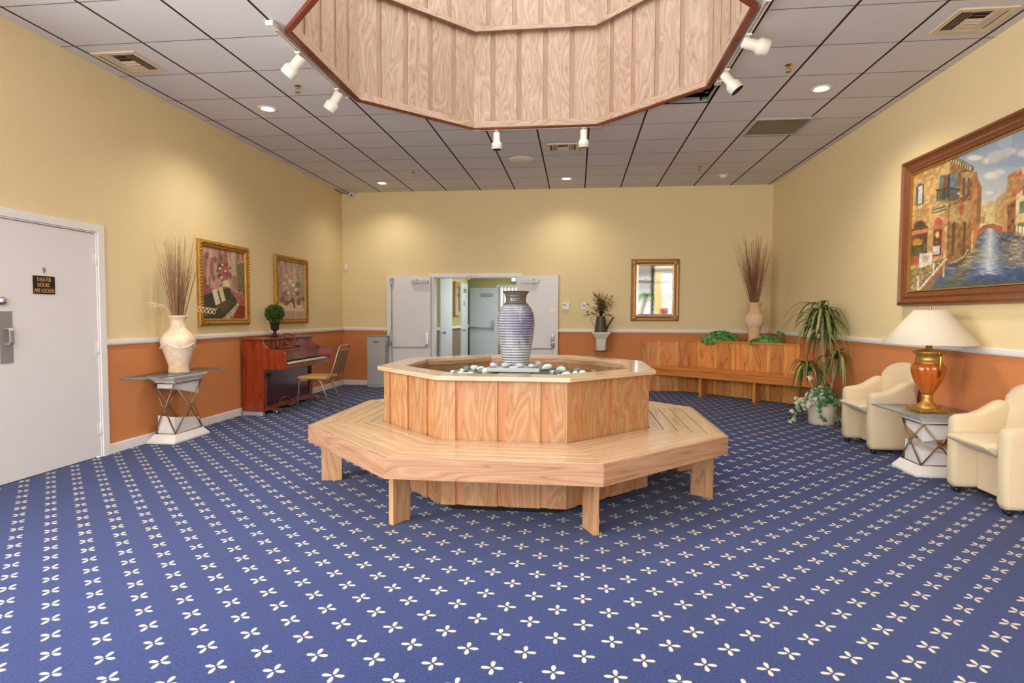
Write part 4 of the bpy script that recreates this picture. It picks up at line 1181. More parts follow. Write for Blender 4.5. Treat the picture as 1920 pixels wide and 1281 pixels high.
# pictures on the left wall: viewer looks along -x; local x(right) -> world +y, local -y (viewer) -> world +x
ROTL = RAD(90)
QS = [(0, 1), (1, 1), (1, 0), (0, 0)]
def gilt_picture(label, y0, y1, z0, z1, painter):
    W, H = y1 - y0, z1 - z0
    t = thing('framed_painting', label, 'painting', (XL + .002, (y0 + y1) / 2, (z0 + z1) / 2), ROTL)
    frame_part(t, W, H, [(0, 0), (0, .022), (.012, .036), (.03, .040), (.05, .030), (.066, .034), (.078, .024), (.083, .012)], M['goldframe'], carve=(.031, .017, .036, .038))
    p = painter()
    p.mesh('canvas', M['canvas'], t, W - .16, H - .16, Matrix.Translation((0, -.012, 0)))
    return t
def paint_piano():
    p = Paint(110, 130, hom(QS, [(180, 115), (765, 235), (750, 1150), (165, 1130)]), 5)
    p.put(np.ones_like(p.u), (176, 134, 120), .28, k=16, ax=.4)
    p.put(p.noise(26, .15) > .56, (196, 158, 138), .1, a=.6); p.put(p.noise(20, .2) > .66, (132, 84, 78), .1, a=.7)
    p.poly([(570, 180), (640, 195), (640, 560), (575, 520)], (206, 190, 150), a=.75)
    p.poly([(660, 380), (760, 360), (750, 800), (650, 760)], (112, 96, 56), var=.4, a=.8)
    for x, y in ((690, 440), (720, 560), (680, 650), (710, 700)): p.ell(x, y, 30, 45, (96, 116, 54), soft=True, a=.8)
    for x, y in ((250, 250), (360, 310), (330, 560), (560, 540), (440, 290), (215, 600)): p.ell(x, y, 24, 60, (124, 62, 48), soft=True, a=.8)
    for x, y, r, c in ((430, 400, 46, (70, 74, 44)), (500, 380, 40, (160, 60, 50)), (460, 480, 52, (186, 74, 66)), (410, 540, 40, (80, 84, 52)), (520, 520, 40, (150, 70, 56)), (400, 620, 46, (196, 146, 124)), (420, 430, 20, (236, 226, 206)), (455, 385, 18, (236, 222, 198)), (492, 470, 18, (236, 220, 200)), (435, 560, 20, (240, 232, 206)), (480, 350, 20, (206, 96, 76)), (385, 470, 22, (92, 100, 58)), (560, 430, 24, (120, 110, 66))): p.ell(x, y, r, r, c, soft=True)
    p.poly([(160, 650), (230, 640), (310, 720), (320, 800), (160, 800)], (150, 84, 84), var=.2)
    p.poly([(450, 620), (500, 590), (545, 640), (545, 690), (450, 690)], (222, 208, 148))
    p.poly([(170, 800), (330, 760), (480, 720), (530, 700), (625, 790), (625, 860), (650, 930), (430, 1140), (165, 1150)], (66, 58, 42), var=.25)
    p.poly([(540, 720), (640, 790), (760, 800), (750, 950), (670, 940), (620, 860)], (166, 96, 82), var=.2)
    p.poly([(300, 735), (365, 712), (410, 920), (345, 950)], (220, 208, 172), var=.06); p.poly([(385, 705), (440, 690), (485, 885), (430, 905)], (212, 198, 148), var=.06)
    p.line([(175, 1090), (350, 990), (520, 890)], 14, (120, 98, 52)); p.poly([(380, 940), (540, 870), (600, 930), (440, 1060)], (96, 78, 48), var=.3); p.ell(230, 1000, 46, 50, (110, 84, 70), soft=True)
    p.poly([(430, 1140), (640, 930), (665, 950), (665, 975), (505, 1150)], (214, 202, 158))
    for q in range(9): x = 455 + 21 * q; y = 1120 - 20.5 * q; p.line([(x, y), (x + 22, y + 24)], 6, (40, 34, 30))
    p.poly([(665, 960), (755, 960), (750, 1150), (560, 1150)], (140, 60, 38), var=.25)
    return p
def paint_violin():
    p = Paint(96, 120, hom(QS, [(205, 195), (630, 275), (610, 1140), (185, 1120)]), 8)
    p.put(np.ones_like(p.u), (190, 158, 136), .18, k=14, ax=.5)
    p.put(np.clip((p.X - 460) / 120, 0, 1), (168, 156, 116), .25, a=.8); p.put(p.noise(18, .3) > .6, (172, 132, 118), .1, a=.5)
    for x, y, r, c in ((340, 460, 36, (206, 190, 160)), (400, 540, 38, (232, 220, 186)), (440, 600, 36, (240, 230, 196)), (480, 540, 40, (216, 180, 164)), (470, 480, 36, (222, 196, 178)), (310, 570, 30, (226, 210, 184)), (330, 640, 36, (220, 178, 150)), (360, 720, 24, (230, 214, 186)), (480, 670, 28, (236, 228, 200)), (520, 600, 50, (112, 116, 58)), (540, 700, 48, (186, 126, 106)), (450, 740, 22, (214, 206, 170)), (500, 740, 40, (104, 98, 60)), (430, 420, 26, (206, 188, 160)), (470, 385, 18, (226, 216, 190)), (560, 460, 30, (190, 182, 150)), (590, 830, 40, (110, 104, 64)), (300, 740, 50, (150, 108, 98))): p.ell(x, y, r, r * 1.1, c, soft=True, a=.95)
    p.poly([(185, 900), (330, 880), (560, 900), (600, 1010), (610, 1040), (185, 1060)], (222, 196, 160), var=.08)
    p.poly([(180, 960), (330, 1010), (600, 1035), (610, 1150), (180, 1130)], (206, 172, 142), var=.12)
    for q in range(9): p.line([(320 + 32 * q, 1035), (318 + 32 * q, 1120)], 5, (140, 96, 92), a=.7)
    p.ell(268, 830, 44, 50, (150, 84, 48)); p.ell(325, 885, 44, 42, (160, 92, 52)); p.line([(340, 880), (410, 850), (440, 900), (450, 960)], 12, (96, 52, 44)); p.ell(420, 840, 40, 40, (120, 66, 54), soft=True); p.ell(515, 870, 34, 60, (140, 84, 54))
    return p
gilt_picture('gilt-framed painting of flowers and a grand piano, beside the dried grasses', 6.105, 7.118, 1.157, 2.149, paint_piano)
gilt_picture('gilt-framed painting of pale flowers and a violin, above the piano topiary', 7.77, 8.77, 1.155, 2.150, paint_violin)

# upright piano --------------------------------------------------------------
PY0, PY1 = 6.905, 8.285
PXB, PXF, PXK = XL + .03, -3.955, -3.650
pn = thing('upright_piano', 'red mahogany upright piano with open keyboard against the wall', 'piano', ((PXB + PXF) / 2, (PY0 + PY1) / 2, 0))
def pw(name, mat, fn, parent=pn, **k):
    m = MB(); fn(m); return m.build(name, mat, parent, world=True, **k)
ZT = .985
side_prof = [(PXB, .055), (PXF, .055), (PXF, .585), (PXK, .585), (PXK, .800), (PXK - .02, .818), (PXF + .12, .838), (PXF + .06, .862), (PXF + .02, .905), (PXF, .955), (PXB, .955)]
for y0, y1 in ((PY0, PY0 + .032), (PY1 - .032, PY1)):
    pw('side_panel', M['mahogany'], lambda m: m.extrude(side_prof[::-1] if False else side_prof, 1, y0, y1, (0, 0, 1)), bevel=.004)
pw('lid', M['mahogany'], lambda m: m.box(PXB - .0, PXF + .018, PY0 - .012, PY1 + .012, .957, ZT, (0, 1, 0)), bevel=.006)
pw('upper_panel', M['mahogany'], lambda m: m.hexa([(PXF - .05, PY0 + .033, .80), (PXF - .035, PY0 + .033, .80), (PXF - .035, PY1 - .033, .80), (PXF - .05, PY1 - .033, .80),
                                                     (PXF - .075, PY0 + .033, .956), (PXF - .06, PY0 + .033, .956), (PXF - .06, PY1 - .033, .956), (PXF - .075, PY1 - .033, .956)], (0, 1, 0)))
pw('knee_panel', M['mahoganydark'], lambda m: m.box(PXF - .045, PXF - .03, PY0 + .033, PY1 - .033, .10, .585, (0, 1, 0)))
pw('bottom_rail', M['mahogany'], lambda m: m.box(PXF - .05, PXF - .01, PY0 + .033, PY1 - .033, .055, .10, (0, 1, 0)))
pw('pilaster', M['mahogany'], lambda m: m.box(PXF - .03, PXF + .002, PY0 + .033, PY0 + .085, .055, .585, (0, 0, 1)))
pw('key_bed', M['mahogany'], lambda m: m.box(PXF - .04, PXK - .004, PY0 + .033, PY1 - .033, .588, .632, (0, 1, 0)), bevel=.004)
pw('fallboard', M['mahogany'], lambda m: (m.hexa([(PXF + .10, PY0 + .033, .66), (PXF + .115, PY0 + .033, .66), (PXF + .115, PY1 - .033, .66), (PXF + .10, PY1 - .033, .66),
                                                   (PXF + .075, PY0 + .033, .80), (PXF + .09, PY0 + .033, .80), (PXF + .09, PY1 - .033, .80), (PXF + .075, PY1 - .033, .80)], (0, 1, 0)),
                                            m.box(PXF - .045, PXF + .135, PY0 + .033, PY1 - .033, .802, .826, (0, 1, 0))), bevel=.003)
for y0, y1 in ((PY0 + .033, PY0 + .085), (PY1 - .085, PY1 - .033)):
    pw('key_block', M['mahogany'], lambda m: m.box(PXF + .10, PXK - .012, y0, y1, .633, .672, (0, 1, 0)), bevel=.004)
ks = pw('keyslip', M['mahoganydark'], lambda m: m.box(PXK - .034, PXK - .012, PY0 + .085, PY1 - .085, .633, .654, (0, 1, 0)), bevel=.003)
nk = 52; ky0 = PY0 + .088; kw = (PY1 - PY0 - .176) / nk
kb = bpy.data.objects.new('keyboard', None); COL.objects.link(kb); kb.parent = pn
for i in range(nk):
    pw('white_key', M['ivory'], lambda m: m.box(PXF + .115, PXK - .036, ky0 + kw * i + .0006, ky0 + kw * (i + 1) - .0006, .640, .668), parent=kb)
for i in range(nk - 1):
    if i % 7 in (1, 4): continue
    pw('black_key', M['black'], lambda m: m.box(PXF + .116, PXF + .205, ky0 + kw * (i + 1) - .0055, ky0 + kw * (i + 1) + .0055, .669, .680), parent=kb)
def f_desk(m):
    yc = (PY0 + PY1) / 2 - .02; x0 = PXF + .02
    def P(dy, z): return (x0 - (z - .83) * .30, yc + dy, z)
    arc = [P(-.29, .835), P(-.285, .91), P(-.26, .965), P(-.2, 1.0), P(-.1, 1.022), P(0, 1.028), P(.1, 1.022), P(.2, 1.0), P(.26, .965), P(.285, .92), P(.29, .9)]
    m.tube(arc, .011, 6)
    m.tube([P(-.29, .845), P(.29, .845)], .014, 6)
    for dy in (-.05, .05): m.tube([P(dy, 1.02), P(dy * .6, .96), P(dy * 1.8, .85)], .008, 6)
    for s_ in (-1, 1):
        m.tube([P(s_ * .02, .85), P(s_ * .12, .93), P(s_ * .05, 1.02)], .008, 6)
        m.tube([P(s_ * .15, .85), P(s_ * .18, .93), P(s_ * .13, 1.015)], .007, 6)
pw('music_desk', M['mahogany'], f_desk)
for dy in (-.07, 0, .07):
    yc = (PY0 + PY1) / 2 - .12
    pw('pedal', M['brass'], lambda m: m.hexa([(PXF - .03, yc + dy - .012, .075), (PXF + .11, yc + dy - .017, .060), (PXF + .11, yc + dy + .017, .060), (PXF - .03, yc + dy + .012, .075), (PXF - .03, yc + dy - .012, .086), (PXF + .11, yc + dy - .017, .072), (PXF + .11, yc + dy + .017, .072), (PXF - .03, yc + dy + .012, .086)]), bevel=.004)
pw('pedal_arch', M['mahogany'], lambda m: m.tube([(PXF - .022, (PY0 + PY1) / 2 - .12 + .14 * cos(a), .10 + .06 * sin(a)) for a in [pi * i / 12 for i in range(13)]], .009, 6))
for y in (PY0 + .22, PY1 + .02):
    def f_c(m):
        x = PXF + .06
        m.box(x - .07, x + .05, y - .07, y + .07, .040, .052); m.ball((x + .02, y - .035, .021), .021, .021, .021); m.ball((x + .02, y + .035, .021), .021, .021, .021)
        m.box(x - .02, x + .04, y - .05, y + .05, .022, .042)
    pw('caster', M['chrome'], f_c)
pw('base_board', M['mahogany'], lambda m: m.box(PXB, PXF + .012, PY0 - .004, PY1 + .004, .052, .064, (0, 1, 0)))
pw('base_board', M['greymetal'], lambda m: m.box(PXB + .01, PXF - .01, PY0, PY0 + .05, .0, .050))

# topiary on the piano
tp = thing('potted_topiary', 'green ball topiary in a dark footed urn on the piano', 'plant', (-4.05, 7.385, ZT))
part('urn', M['urnblack'], tp, lambda m: (m.box(-.05, .05, -.05, .05, 0, .014), m.lathe([(.045, .014), (.046, .03), (.024, .045), (.019, .075), (.027, .09), (.048, .10), (.053, .125), (.056, .17), (.062, .178), (.074, .19), (.077, .20), (.066, .20), (.055, .185), (.0, .18)], n=28, cap=False, ripple=lambda a, z: 1 + (.035 * cos(12 * a) if .10 < z < .17 else 0))))
def leaves_ball(m, c, R, n, s_, seed=1, lo=-1.0):
    r = random.Random(seed)
    m.ball(c, R * .86, R * .86, R * .86, 14, 10)
    for i in range(n):
        z = r.uniform(lo, 1); a = r.uniform(0, 2 * pi); q = math.sqrt(1 - z * z)
        d = Vector((q * cos(a), q * sin(a), z)); p = Vector(c) + d * R * r.uniform(.84, 1.0)
        t = (d + Vector((r.uniform(-.7, .7), r.uniform(-.7, .7), r.uniform(-.7, .7)))).normalized() * s_
        w = t.orthogonal().normalized() * s_ * .28; w.rotate(Matrix.Rotation(r.uniform(0, 6), 3, t.normalized()))
        u = r.random()
        m.face([p, p + t * .5 + w, p + t, p + t * .5 - w], uv=[(u, 0)] * 4)
part('foliage', M['boxgreen'], tp, lambda m: leaves_ball(m, (0, 0, .318), .113, 1500, .026))

# tan stacking chair at the piano
pc = thing('stacking_chair', 'tan vinyl metal-framed chair drawn up to the piano', 'chair', (-3.455, 7.49, 0), RAD(-90))
# local: front -y -> world -x (towards the piano)
part('seat', M['tan'], pc, lambda m: m.box(-.19, .19, -.25, .16, .425, .47), bevel=.018, seg=3)
part('backrest', M['tanback'], pc, lambda m: m.hexa([(-.165, .225, .50), (.165, .225, .50), (.165, .240, .50), (-.165, .240, .50), (-.15, .318, .80), (.15, .318, .80), (.15, .333, .80), (-.15, .333, .80)]), bevel=.006)
part('back_frame', M['frame'], pc, lambda m: m.tube([(-.19, .14, .425), (-.19, .19, .43), (-.185, .235, .52), (-.165, .325, .83), (-.15, .338, .868), (-.11, .343, .88), (.11, .343, .88), (.15, .338, .868), (.165, .325, .83), (.185, .235, .52), (.19, .19, .43), (.19, .14, .425)], .0125, 8))
part('back_rail', M['frame'], pc, lambda m: m.tube([(-.163, .325, .815), (.163, .325, .815)], .011, 8))
for s_ in (-1, 1):
    part('leg', M['frame'], pc, lambda m: m.tube([(s_ * .165, -.10, .418), (s_ * .17, -.20, .415), (s_ * .172, -.225, .39), (s_ * .18, -.255, 0)], .0125, 8))
    part('leg', M['frame'], pc, lambda m: m.tube([(s_ * .165, -.05, .418), (s_ * .17, .05, .415), (s_ * .172, .08, .39), (s_ * .18, .225, 0)], .0125, 8))

# grey drinking fountain cabinet
dfn = thing('drinking_fountain', 'grey metal drinking fountain cabinet beside the open door leaf', 'drinking fountain', (-3.53, 10.02, 0))
part('cabinet', M['greymetal'], dfn, lambda m: (m.box(-.165, .165, -.155, .155, .05, .90), m.box(-.16, .16, -.15, .15, 0, .05)), bevel=.006)
part('basin_top', M['steel'], dfn, lambda m: m.box(-.17, .17, -.16, .16, .902, .918), bevel=.004)
part('pull_slot', M['black'], dfn, lambda m: m.box(-.05, .05, -.160, -.1555, .80, .815))
part('bubbler', M['brass'], dfn, lambda m: (m.tube([(.12, .02, .918), (.12, .02, .97), (.10, .0, .995)], .012, 8), m.lathe([(.026, .918), (.02, .935)], .12, .02, 10), m.ball((-.03, -.1, .925), .014)), )
# small devices on the back wall
cm = thing('security_camera', 'small white dome camera in the upper corner by the ceiling', 'camera', (-4.06, D - .055, C - .05))
part('housing', M['plastic'], cm, lambda m: (m.ball((0, 0, 0), .05, .05, .05, 16, 12), m.box(-.04, .04, 0, .054, -.03, .049)))
part('lens', M['black'], cm, lambda m: m.ball((.012, -.042, -.014), .018, .014, .018))
part('cable', M['black'], cm, lambda m: m.tube([(-.04, .03, .03), (-.12, .045, .03), (-.19, .02, .04), (-.19, -.3, .046)], .005, 5))
single('motion_sensor', M['plastic'], 'small white motion sensor in the corner above the chair rail', 'sensor', lambda m: (m.box(-.028, .028, -.03, 0, -.05, .05), m.lathe([(.022, -.07), (.022, -.05)], 0, -.015, 10)), loc=(-4.19, D, 2.16), bevel=.008)
th = thing('thermostat', 'white thermostat on the wall beside the open door leaf', 'thermostat', (-.192, D, 1.458))
part('housing', M['plastic'], th, lambda m: m.box(-.062, .062, -.03, 0, -.062, .062), bevel=.008)
part('display', M['signgrey'], th, lambda m: m.box(-.045, .0, -.032, -.0301, .005, .028))
ls = thing('wall_switch', 'white wall switch plate with a key hole beside the thermostat', 'switch', (.125, D, 1.465))
part('plate', M['plastic'], ls, lambda m: m.box(-.035, .035, -.008, 0, -.057, .057), bevel=.003)
part('toggle', M['black'], ls, lambda m: m.box(-.010, .010, -.020, -.008, -.012, .016))

# ================================================================== RIGHT SIDE
# pedestal with pitcher, back wall
pd = thing('pedestal', 'slim cream stone pedestal with metal rods carrying the tin pitcher', 'pedestal', (.412, 9.985, 0))
part('capital', M['lime'], pd, lambda m: (m.box(-.155, .155, -.155, .155, .985, 1.012), m.prism([(-.095, -.095), (.095, -.095), (.095, .095), (-.095, .095)], .905, .985, top=[(-.145, -.145), (.145, -.145), (.145, .145), (-.145, .145)])), bevel=.006)
part('shaft', M['lime'], pd, lambda m: m.prism([(-.088, -.088), (.088, -.088), (.088, .088), (-.088, .088)], .70, .905), bevel=.004)
part('shaft', M['lime'], pd, lambda m: m.prism([(-.088, -.088), (.088, -.088), (.088, .088), (-.088, .088)], .10, .36), bevel=.004)
part('base', M['lime'], pd, lambda m: m.prism([(-.15, -.15), (.15, -.15), (.15, .15), (-.15, .15)], 0, .10, top=[(-.11, -.11), (.11, -.11), (.11, .11), (-.11, .11)]), bevel=.006)
def f_prods(m):
    for sx in (-1, 1):
        for sy in (-1, 1):
            m.tube([(sx * .098, sy * .098, .905), (sx * .060, sy * .1, .69), (sx * .11, sy * .11, .36), (sx * .10, sy * .10, .10)], .005, 5)
    m.tube([(-.105, -.105, .685), (.105, -.105, .685), (.105, .105, .685), (-.105, .105, .685)], .006, 5, closed=True)
part('metal_rods', M['bronze'], pd, f_prods)
pt = thing('tin_pitcher', 'rusted tin pitcher on the slim cream pedestal', 'pitcher', (.412, 9.985, 1.012))
part('body', M['tin'], pt, lambda m: m.lathe([(0, 0), (.112, 0), (.112, .01), (.108, .02), (.098, .08), (.088, .165), (.080, .22), (.072, .262), (.074, .27), (.068, .268), (.078, .2), (.0, .15)], n=28, cap=False))
part('spout', M['tin'], pt, lambda m: m.tube([(.09, -.01, .045), (.14, -.02, .14), (.20, -.03, .235), (.212, -.03, .25)], [.02, .017, .015, .022], 8))
part('wire_handle', M['tin'], pt, lambda m: m.tube([(-.105, 0, .09), (-.15, 0, .17), (-.165, 0, .25)], .004, 5))
def bouquet(m, seed, n, kind):
    R = random.Random(seed)
    for i in range(n):
        a = R.uniform(0, 2 * pi); sp = R.uniform(.05, .85); h = R.uniform(.12, .40) * (1.0 if sp < .5 else .75)
        if kind == 'g': sp *= .45; h = R.uniform(.22, .46)
        d = Vector((cos(a) * sp, sin(a) * sp * .5, 1)).normalized() * h * (1 + .2 * sp)
        d.y = min(d.y, .16)
        P = [Vector((0, 0, -.06)), Vector((d.x * .35, d.y * .35, d.z * .5)), Vector((d.x, d.y, d.z - .04 * sp))]
        m.tube(P, [.0022, .0018, .0008], 4)
        if kind == 'g': continue
        for q in range(9):
            u = R.uniform(.35, 1.0); p = P[1].lerp(P[2], max(0, (u - .35) / .65))
            t = Vector((R.uniform(-1, 1), R.uniform(-1, 1), R.uniform(-.3, 1))).normalized() * R.uniform(.02, .042)
            w = t.orthogonal().normalized() * .011; w.rotate(Matrix.Rotation(R.uniform(0, 6), 3, t.normalized()))
            uu = R.random()
            m.face([p, p + t * .5 + w, p + t, p + t * .5 - w], uv=[(uu, 0)] * 4)
da = thing('dried_bouquet', 'dried grasses and brown leaves in the tin pitcher', 'dried arrangement', (.412, 9.985, 1.285))
part('leaves', M['drygreen'], da, lambda m: bouquet(m, 4, 52, 'l'))
part('grass', M['drac'], da, lambda m: bouquet(m, 9, 46, 'g'))
def f_sprig(m):
    R = random.Random(11)
    for P in ([(0, 0, 0), (-.10, -.03, .10), (-.24, -.05, .20)], [(0, 0, 0), (-.14, -.05, .03), (-.30, -.06, .0)], [(0, 0, 0), (-.05, -.03, .3), (-.14, -.03, .40)], [(0, 0, 0), (.10, -.03, .16), (.20, -.03, .36)], [(0, 0, 0), (.12, -.04, .02), (.22, -.05, -.01)], [(0, 0, 0), (-.12, -.04, .04), (-.25, -.05, .07)]):
        m.tube(P, [.003, .002, .001], 4)
        for q in range(22):
            u = R.uniform(.3, 1); k = 0 if u < .5 else 1; p = Vector(P[k]).lerp(Vector(P[k + 1]), u * 2 - k)
            t = Vector((R.uniform(-1, 1), R.uniform(-1, .4), R.uniform(-.4, 1))).normalized() * R.uniform(.018, .035); w = t.orthogonal().normalized() * .010; uu = R.random()
            m.face([p, p + t * .5 + w, p + t, p + t * .5 - w], uv=[(uu, 0)] * 4)
part('sprigs', M['drygreen'], da, f_sprig)

# gilt mirror on the back wall (viewer looks along +y: local frame needs no turn)
mr = thing('wall_mirror', 'bronze-framed rectangular mirror on the yellow wall', 'mirror', (1.335, D - .002, 1.735))
W_, H_ = .815, 1.065
frame_part(mr, W_, H_, [(0, 0), (0, .02), (.02, .034), (.05, .030), (.068, .036), (.078, .030), (.086, .020)], M['mirrorframe'])
part('gilt_liner', M['gold'], mr, lambda m: [m.box(a, b, -.024, -.012, c, d) for a, b, c, d in ((-W_ / 2 + .084, W_ / 2 - .084, -H_ / 2 + .084, -H_ / 2 + .100), (-W_ / 2 + .084, W_ / 2 - .084, H_ / 2 - .100, H_ / 2 - .084), (-W_ / 2 + .084, -W_ / 2 + .100, -H_ / 2 + .100, H_ / 2 - .100), (W_ / 2 - .100, W_ / 2 - .084, -H_ / 2 + .100, H_ / 2 - .100))])
for sx in (-1, 1):
    for sz in (-1, 1):
        part('corner_ornament', M['mirrorframe'], mr, lambda m: m.ball((sx * (W_ / 2 - .058), -.034, sz * (H_ / 2 - .058)), .045, .012, .045, 10, 6))
def f_mg(m):
    a, b, c, d = -W_ / 2 + .098, W_ / 2 - .098, -H_ / 2 + .098, H_ / 2 - .098; e = .022
    m.face([(a + e, -.0145, c + e), (b - e, -.0145, c + e), (b - e, -.0145, d - e), (a + e, -.0145, d - e)])
    for P in (((a, c), (b, c), (b - e, c + e), (a + e, c + e)), ((b, c), (b, d), (b - e, d - e), (b - e, c + e)), ((b, d), (a, d), (a + e, d - e), (b - e, d - e)), ((a, d), (a, c), (a + e, c + e), (a + e, d - e))):
        m.face([(P[0][0], -.0125, P[0][1]), (P[1][0], -.0125, P[1][1]), (P[2][0], -.0145, P[2][1]), (P[3][0], -.0145, P[3][1])])
part('glass', M['mirror'], mr, f_mg)

# corner planter: panelled back along the wall, then across the corner
cp = thing('corner_planter', 'orange pine panelled planter built across the corner', 'planter', (2.6, 9.7, 0))
PA, PB, PCc = (1.135, 10.12), (1.885, 10.12), (XR - .004, 8.845)
ZC0, ZC1 = .862, .892
def panel_run(m, a, b, cen, n):
    L = hypot(b[0] - a[0], b[1] - a[1]); ux, uy = (b[0] - a[0]) / L, (b[1] - a[1]) / L; nx, ny = uy, -ux
    def P(s, o): return (a[0] + ux * s - nx * o, a[1] + uy * s - ny * o)
    s0 = 0; seg = []
    for c in cen: seg.append((s0, c - .028)); s0 = c + .028
    seg.append((s0, L))
    m.hexa([(*P(0, .008), 0), (*P(L, .008), 0), (*P(L, .028), 0), (*P(0, .028), 0), (*P(0, .008), ZC0), (*P(L, .008), ZC0), (*P(L, .028), ZC0), (*P(0, .028), ZC0)], (0, 0, 1), 1)
    for e0, e1 in seg:
        m.hexa([(*P(e0, 0), 0), (*P(e1, 0), 0), (*P(e1, .008), 0), (*P(e0, .008), 0), (*P(e0, 0), ZC0), (*P(e1, 0), ZC0), (*P(e1, .008), ZC0), (*P(e0, .008), ZC0)], (0, 0, 1), 0)
def wpart(name, mat, fn, parent, **k):
    m = MB(); fn(m); return m.build(name, mat, parent, world=True, **k)
wpart('panels', [M['cornerwood'], M['cornerstrip']], lambda m: (panel_run(m, PA, PB, [.27, .57], 0), panel_run(m, PB, PCc, [.22, .52, .83, 1.12, 1.40, 1.66], 0)), cp)
def f_cap(m):
    for a, b, e0, e1 in ((PA, PB, 0, 0), (PB, PCc, 0, 0)):
        L = hypot(b[0] - a[0], b[1] - a[1]); ux, uy = (b[0] - a[0]) / L, (b[1] - a[1]) / L; nx, ny = uy, -ux
        f, r = .018, .055
        if a == PA: q = [(a[0], a[1] - f), (b[0] - .01, b[1] - f), (b[0] + .02, b[1] + r), (a[0], a[1] + r)]
        else: q = [(PB[0] - .01, PB[1] - f), (PCc[0] - .012, PCc[1] - f - .012), (PCc[0] - .004, PCc[1] + .075), (PB[0] + .02, PB[1] + r)]
        m.prism(q, ZC0, ZC1, (ux, uy, 0))
wpart('cap', M['cornerseat'], f_cap, cp, bevel=.005)
wpart('soil', M['soil'], lambda m: m.face([(PB[0] + .06, PB[1] + .03, .83), (PCc[0] - .02, PCc[1] + .10, .83), (XR - .02, D - .02, .83), (PB[0] + .02, D - .02, .83)]), cp)

cb = thing('corner_bench', 'orange varnished bench seat running in front of the corner planter', 'bench', (2.4, 9.3, 0))
SA, SB = (1.27, 9.955), (XR - .006, 8.372)
def f_cseat(m):
    m.prism([SA, SB, (XR - .006, PCc[1] + .0), (PB[0] + .0, PB[1] - .003), (1.27, PB[1] - .003)], .405, .442, (.79, -.61, 0))
wpart('seat', M['cornerseat'], f_cseat, cb, bevel=.006)
L_ = hypot(SB[0] - SA[0], SB[1] - SA[1]); ux_, uy_ = (SB[0] - SA[0]) / L_, (SB[1] - SA[1]) / L_
wpart('fascia', M['cornerseat'], lambda m: m.prism([(SA[0] + .0, SA[1] + .0), (SB[0], SB[1]), (SB[0], SB[1] + .045), (SA[0], SA[1] + .045)], .305, .404, (ux_, uy_, 0)), cb, bevel=.003)
for (x, y) in ((1.953, 9.427), (2.626, 8.905)):
    dx, dy = .61, .79
    wpart('leg', M['cornerseat'], lambda m: m.prism([(x, y + .03), (x + .032, y + .005), (x + .032 + dx * .22, y + .005 + dy * .22), (x + dx * .22, y + .03 + dy * .22)], 0, .405, (0, 0, 1)), cb)

# urn with handles and its dried stems
UX, UY, UZ = 2.80, 9.53, .832
M['urnrelief'] = plain('pale_terracotta_relief', (232, 200, 158), 0.85, var=0.12, scale=40, bstr=0.8, bscale=60)
ur = thing('terracotta_urn', 'pale terracotta urn with two handles in the corner planter', 'urn', (UX, UY, UZ))
part('body', M['terracotta'], ur, lambda m: m.lathe([(0, 0), (.080, 0), (.086, .10), (.092, .20), (.108, .30), (.134, .375), (.141, .43), (.134, .485), (.112, .525), (.091, .55), (.086, .60), (.088, .64), (.108, .665), (.110, .678), (.098, .676), (.078, .64), (.0, .58)], n=32, cap=False))
part('relief_band', M['urnrelief'], ur, lambda m: (m.lathe([(.112, .30), (.128, .315), (.144, .40), (.145, .44), (.137, .48), (.120, .51)], n=32, cap=False, ripple=lambda a, z: 1 + .012 * cos(9 * a) * cos(z * 40))))
for s_ in (-1, 1):
    part('handle', M['terracotta'], ur, lambda m: m.tube([(s_ * .085, 0, .65), (s_ * .13, 0, .655), (s_ * .142, 0, .62), (s_ * .135, 0, .56), (s_ * .12, 0, .515)], [.013, .014, .014, .014, .016], 8))
LIMX = None
dried('dried_stem_arrangement', 'tall brown dried stems in the terracotta urn', (UX, UY, UZ + .655), 130, 1.10, .38, 21, plume=((-.16, -.02, .2, 1.0, .05), (.02, 0, .3, 1.1, .04), (-.05, .0, .4, 1.0, .035)), lean=(-.06, -.02), thick=1.5,
      curls=(((.03, -.06, .06), (.20, -.08, .66), 10, .022),), mats=('twig', 'plume'))
def ivy_leaf(m, p, nrm, s_, R, u=None):
    n = Vector(nrm).normalized(); t = Vector((R.uniform(-1, 1), R.uniform(-1, 1), R.uniform(-.9, .5))); t = (t - n * t.dot(n))
    if t.length < 1e-4: return
    t = t.normalized() * s_; w = n.cross(t).normalized() * s_ * .5; u = R.random() if u is None else u; dn = n * s_ * .15
    c = p + t * .55 + dn
    m.face([p, p + t * .35 + w * 1.0, c], uv=[(u, 0)] * 3); m.face([p + t * .35 + w * 1.0, p + t, c], uv=[(u, 0)] * 3)
    m.face([p, c, p + t * .35 - w * 1.0], uv=[(min(1, u + .08), 0)] * 3); m.face([c, p + t, p + t * .35 - w * 1.0], uv=[(min(1, u + .08), 0)] * 3)
def clump(m, seed, n, c, rx, ry, rz, s_):
    R = random.Random(seed)
    for i in range(n):
        a = R.uniform(0, 2 * pi); z = R.uniform(-.1, 1); q = math.sqrt(max(0, 1 - z * z)) * R.uniform(.55, 1)
        d = Vector((cos(a) * q, sin(a) * q, z * R.uniform(.6, 1)))
        ivy_leaf(m, Vector((c[0] + d.x * rx, c[1] + d.y * ry, c[2] + d.z * rz)), d + Vector((0, -.4, .5)), s_ * R.uniform(.7, 1.25), R)
iv = thing('ivy_plant', 'bushy green ivy in the corner planter, on the mirror side of the urn', 'plant', (2.36, 9.84, .87))
part('foliage', M['ivy'], iv, lambda m: clump(m, 31, 520, (0, 0, .0), .30, .10, .19, .062))
part('stems', M['twig'], iv, lambda m: [m.tube([(0, 0, 0), (.18 * cos(a), .08 * sin(a), .12)], .003, 4) for a in [k * .7 for k in range(9)]])
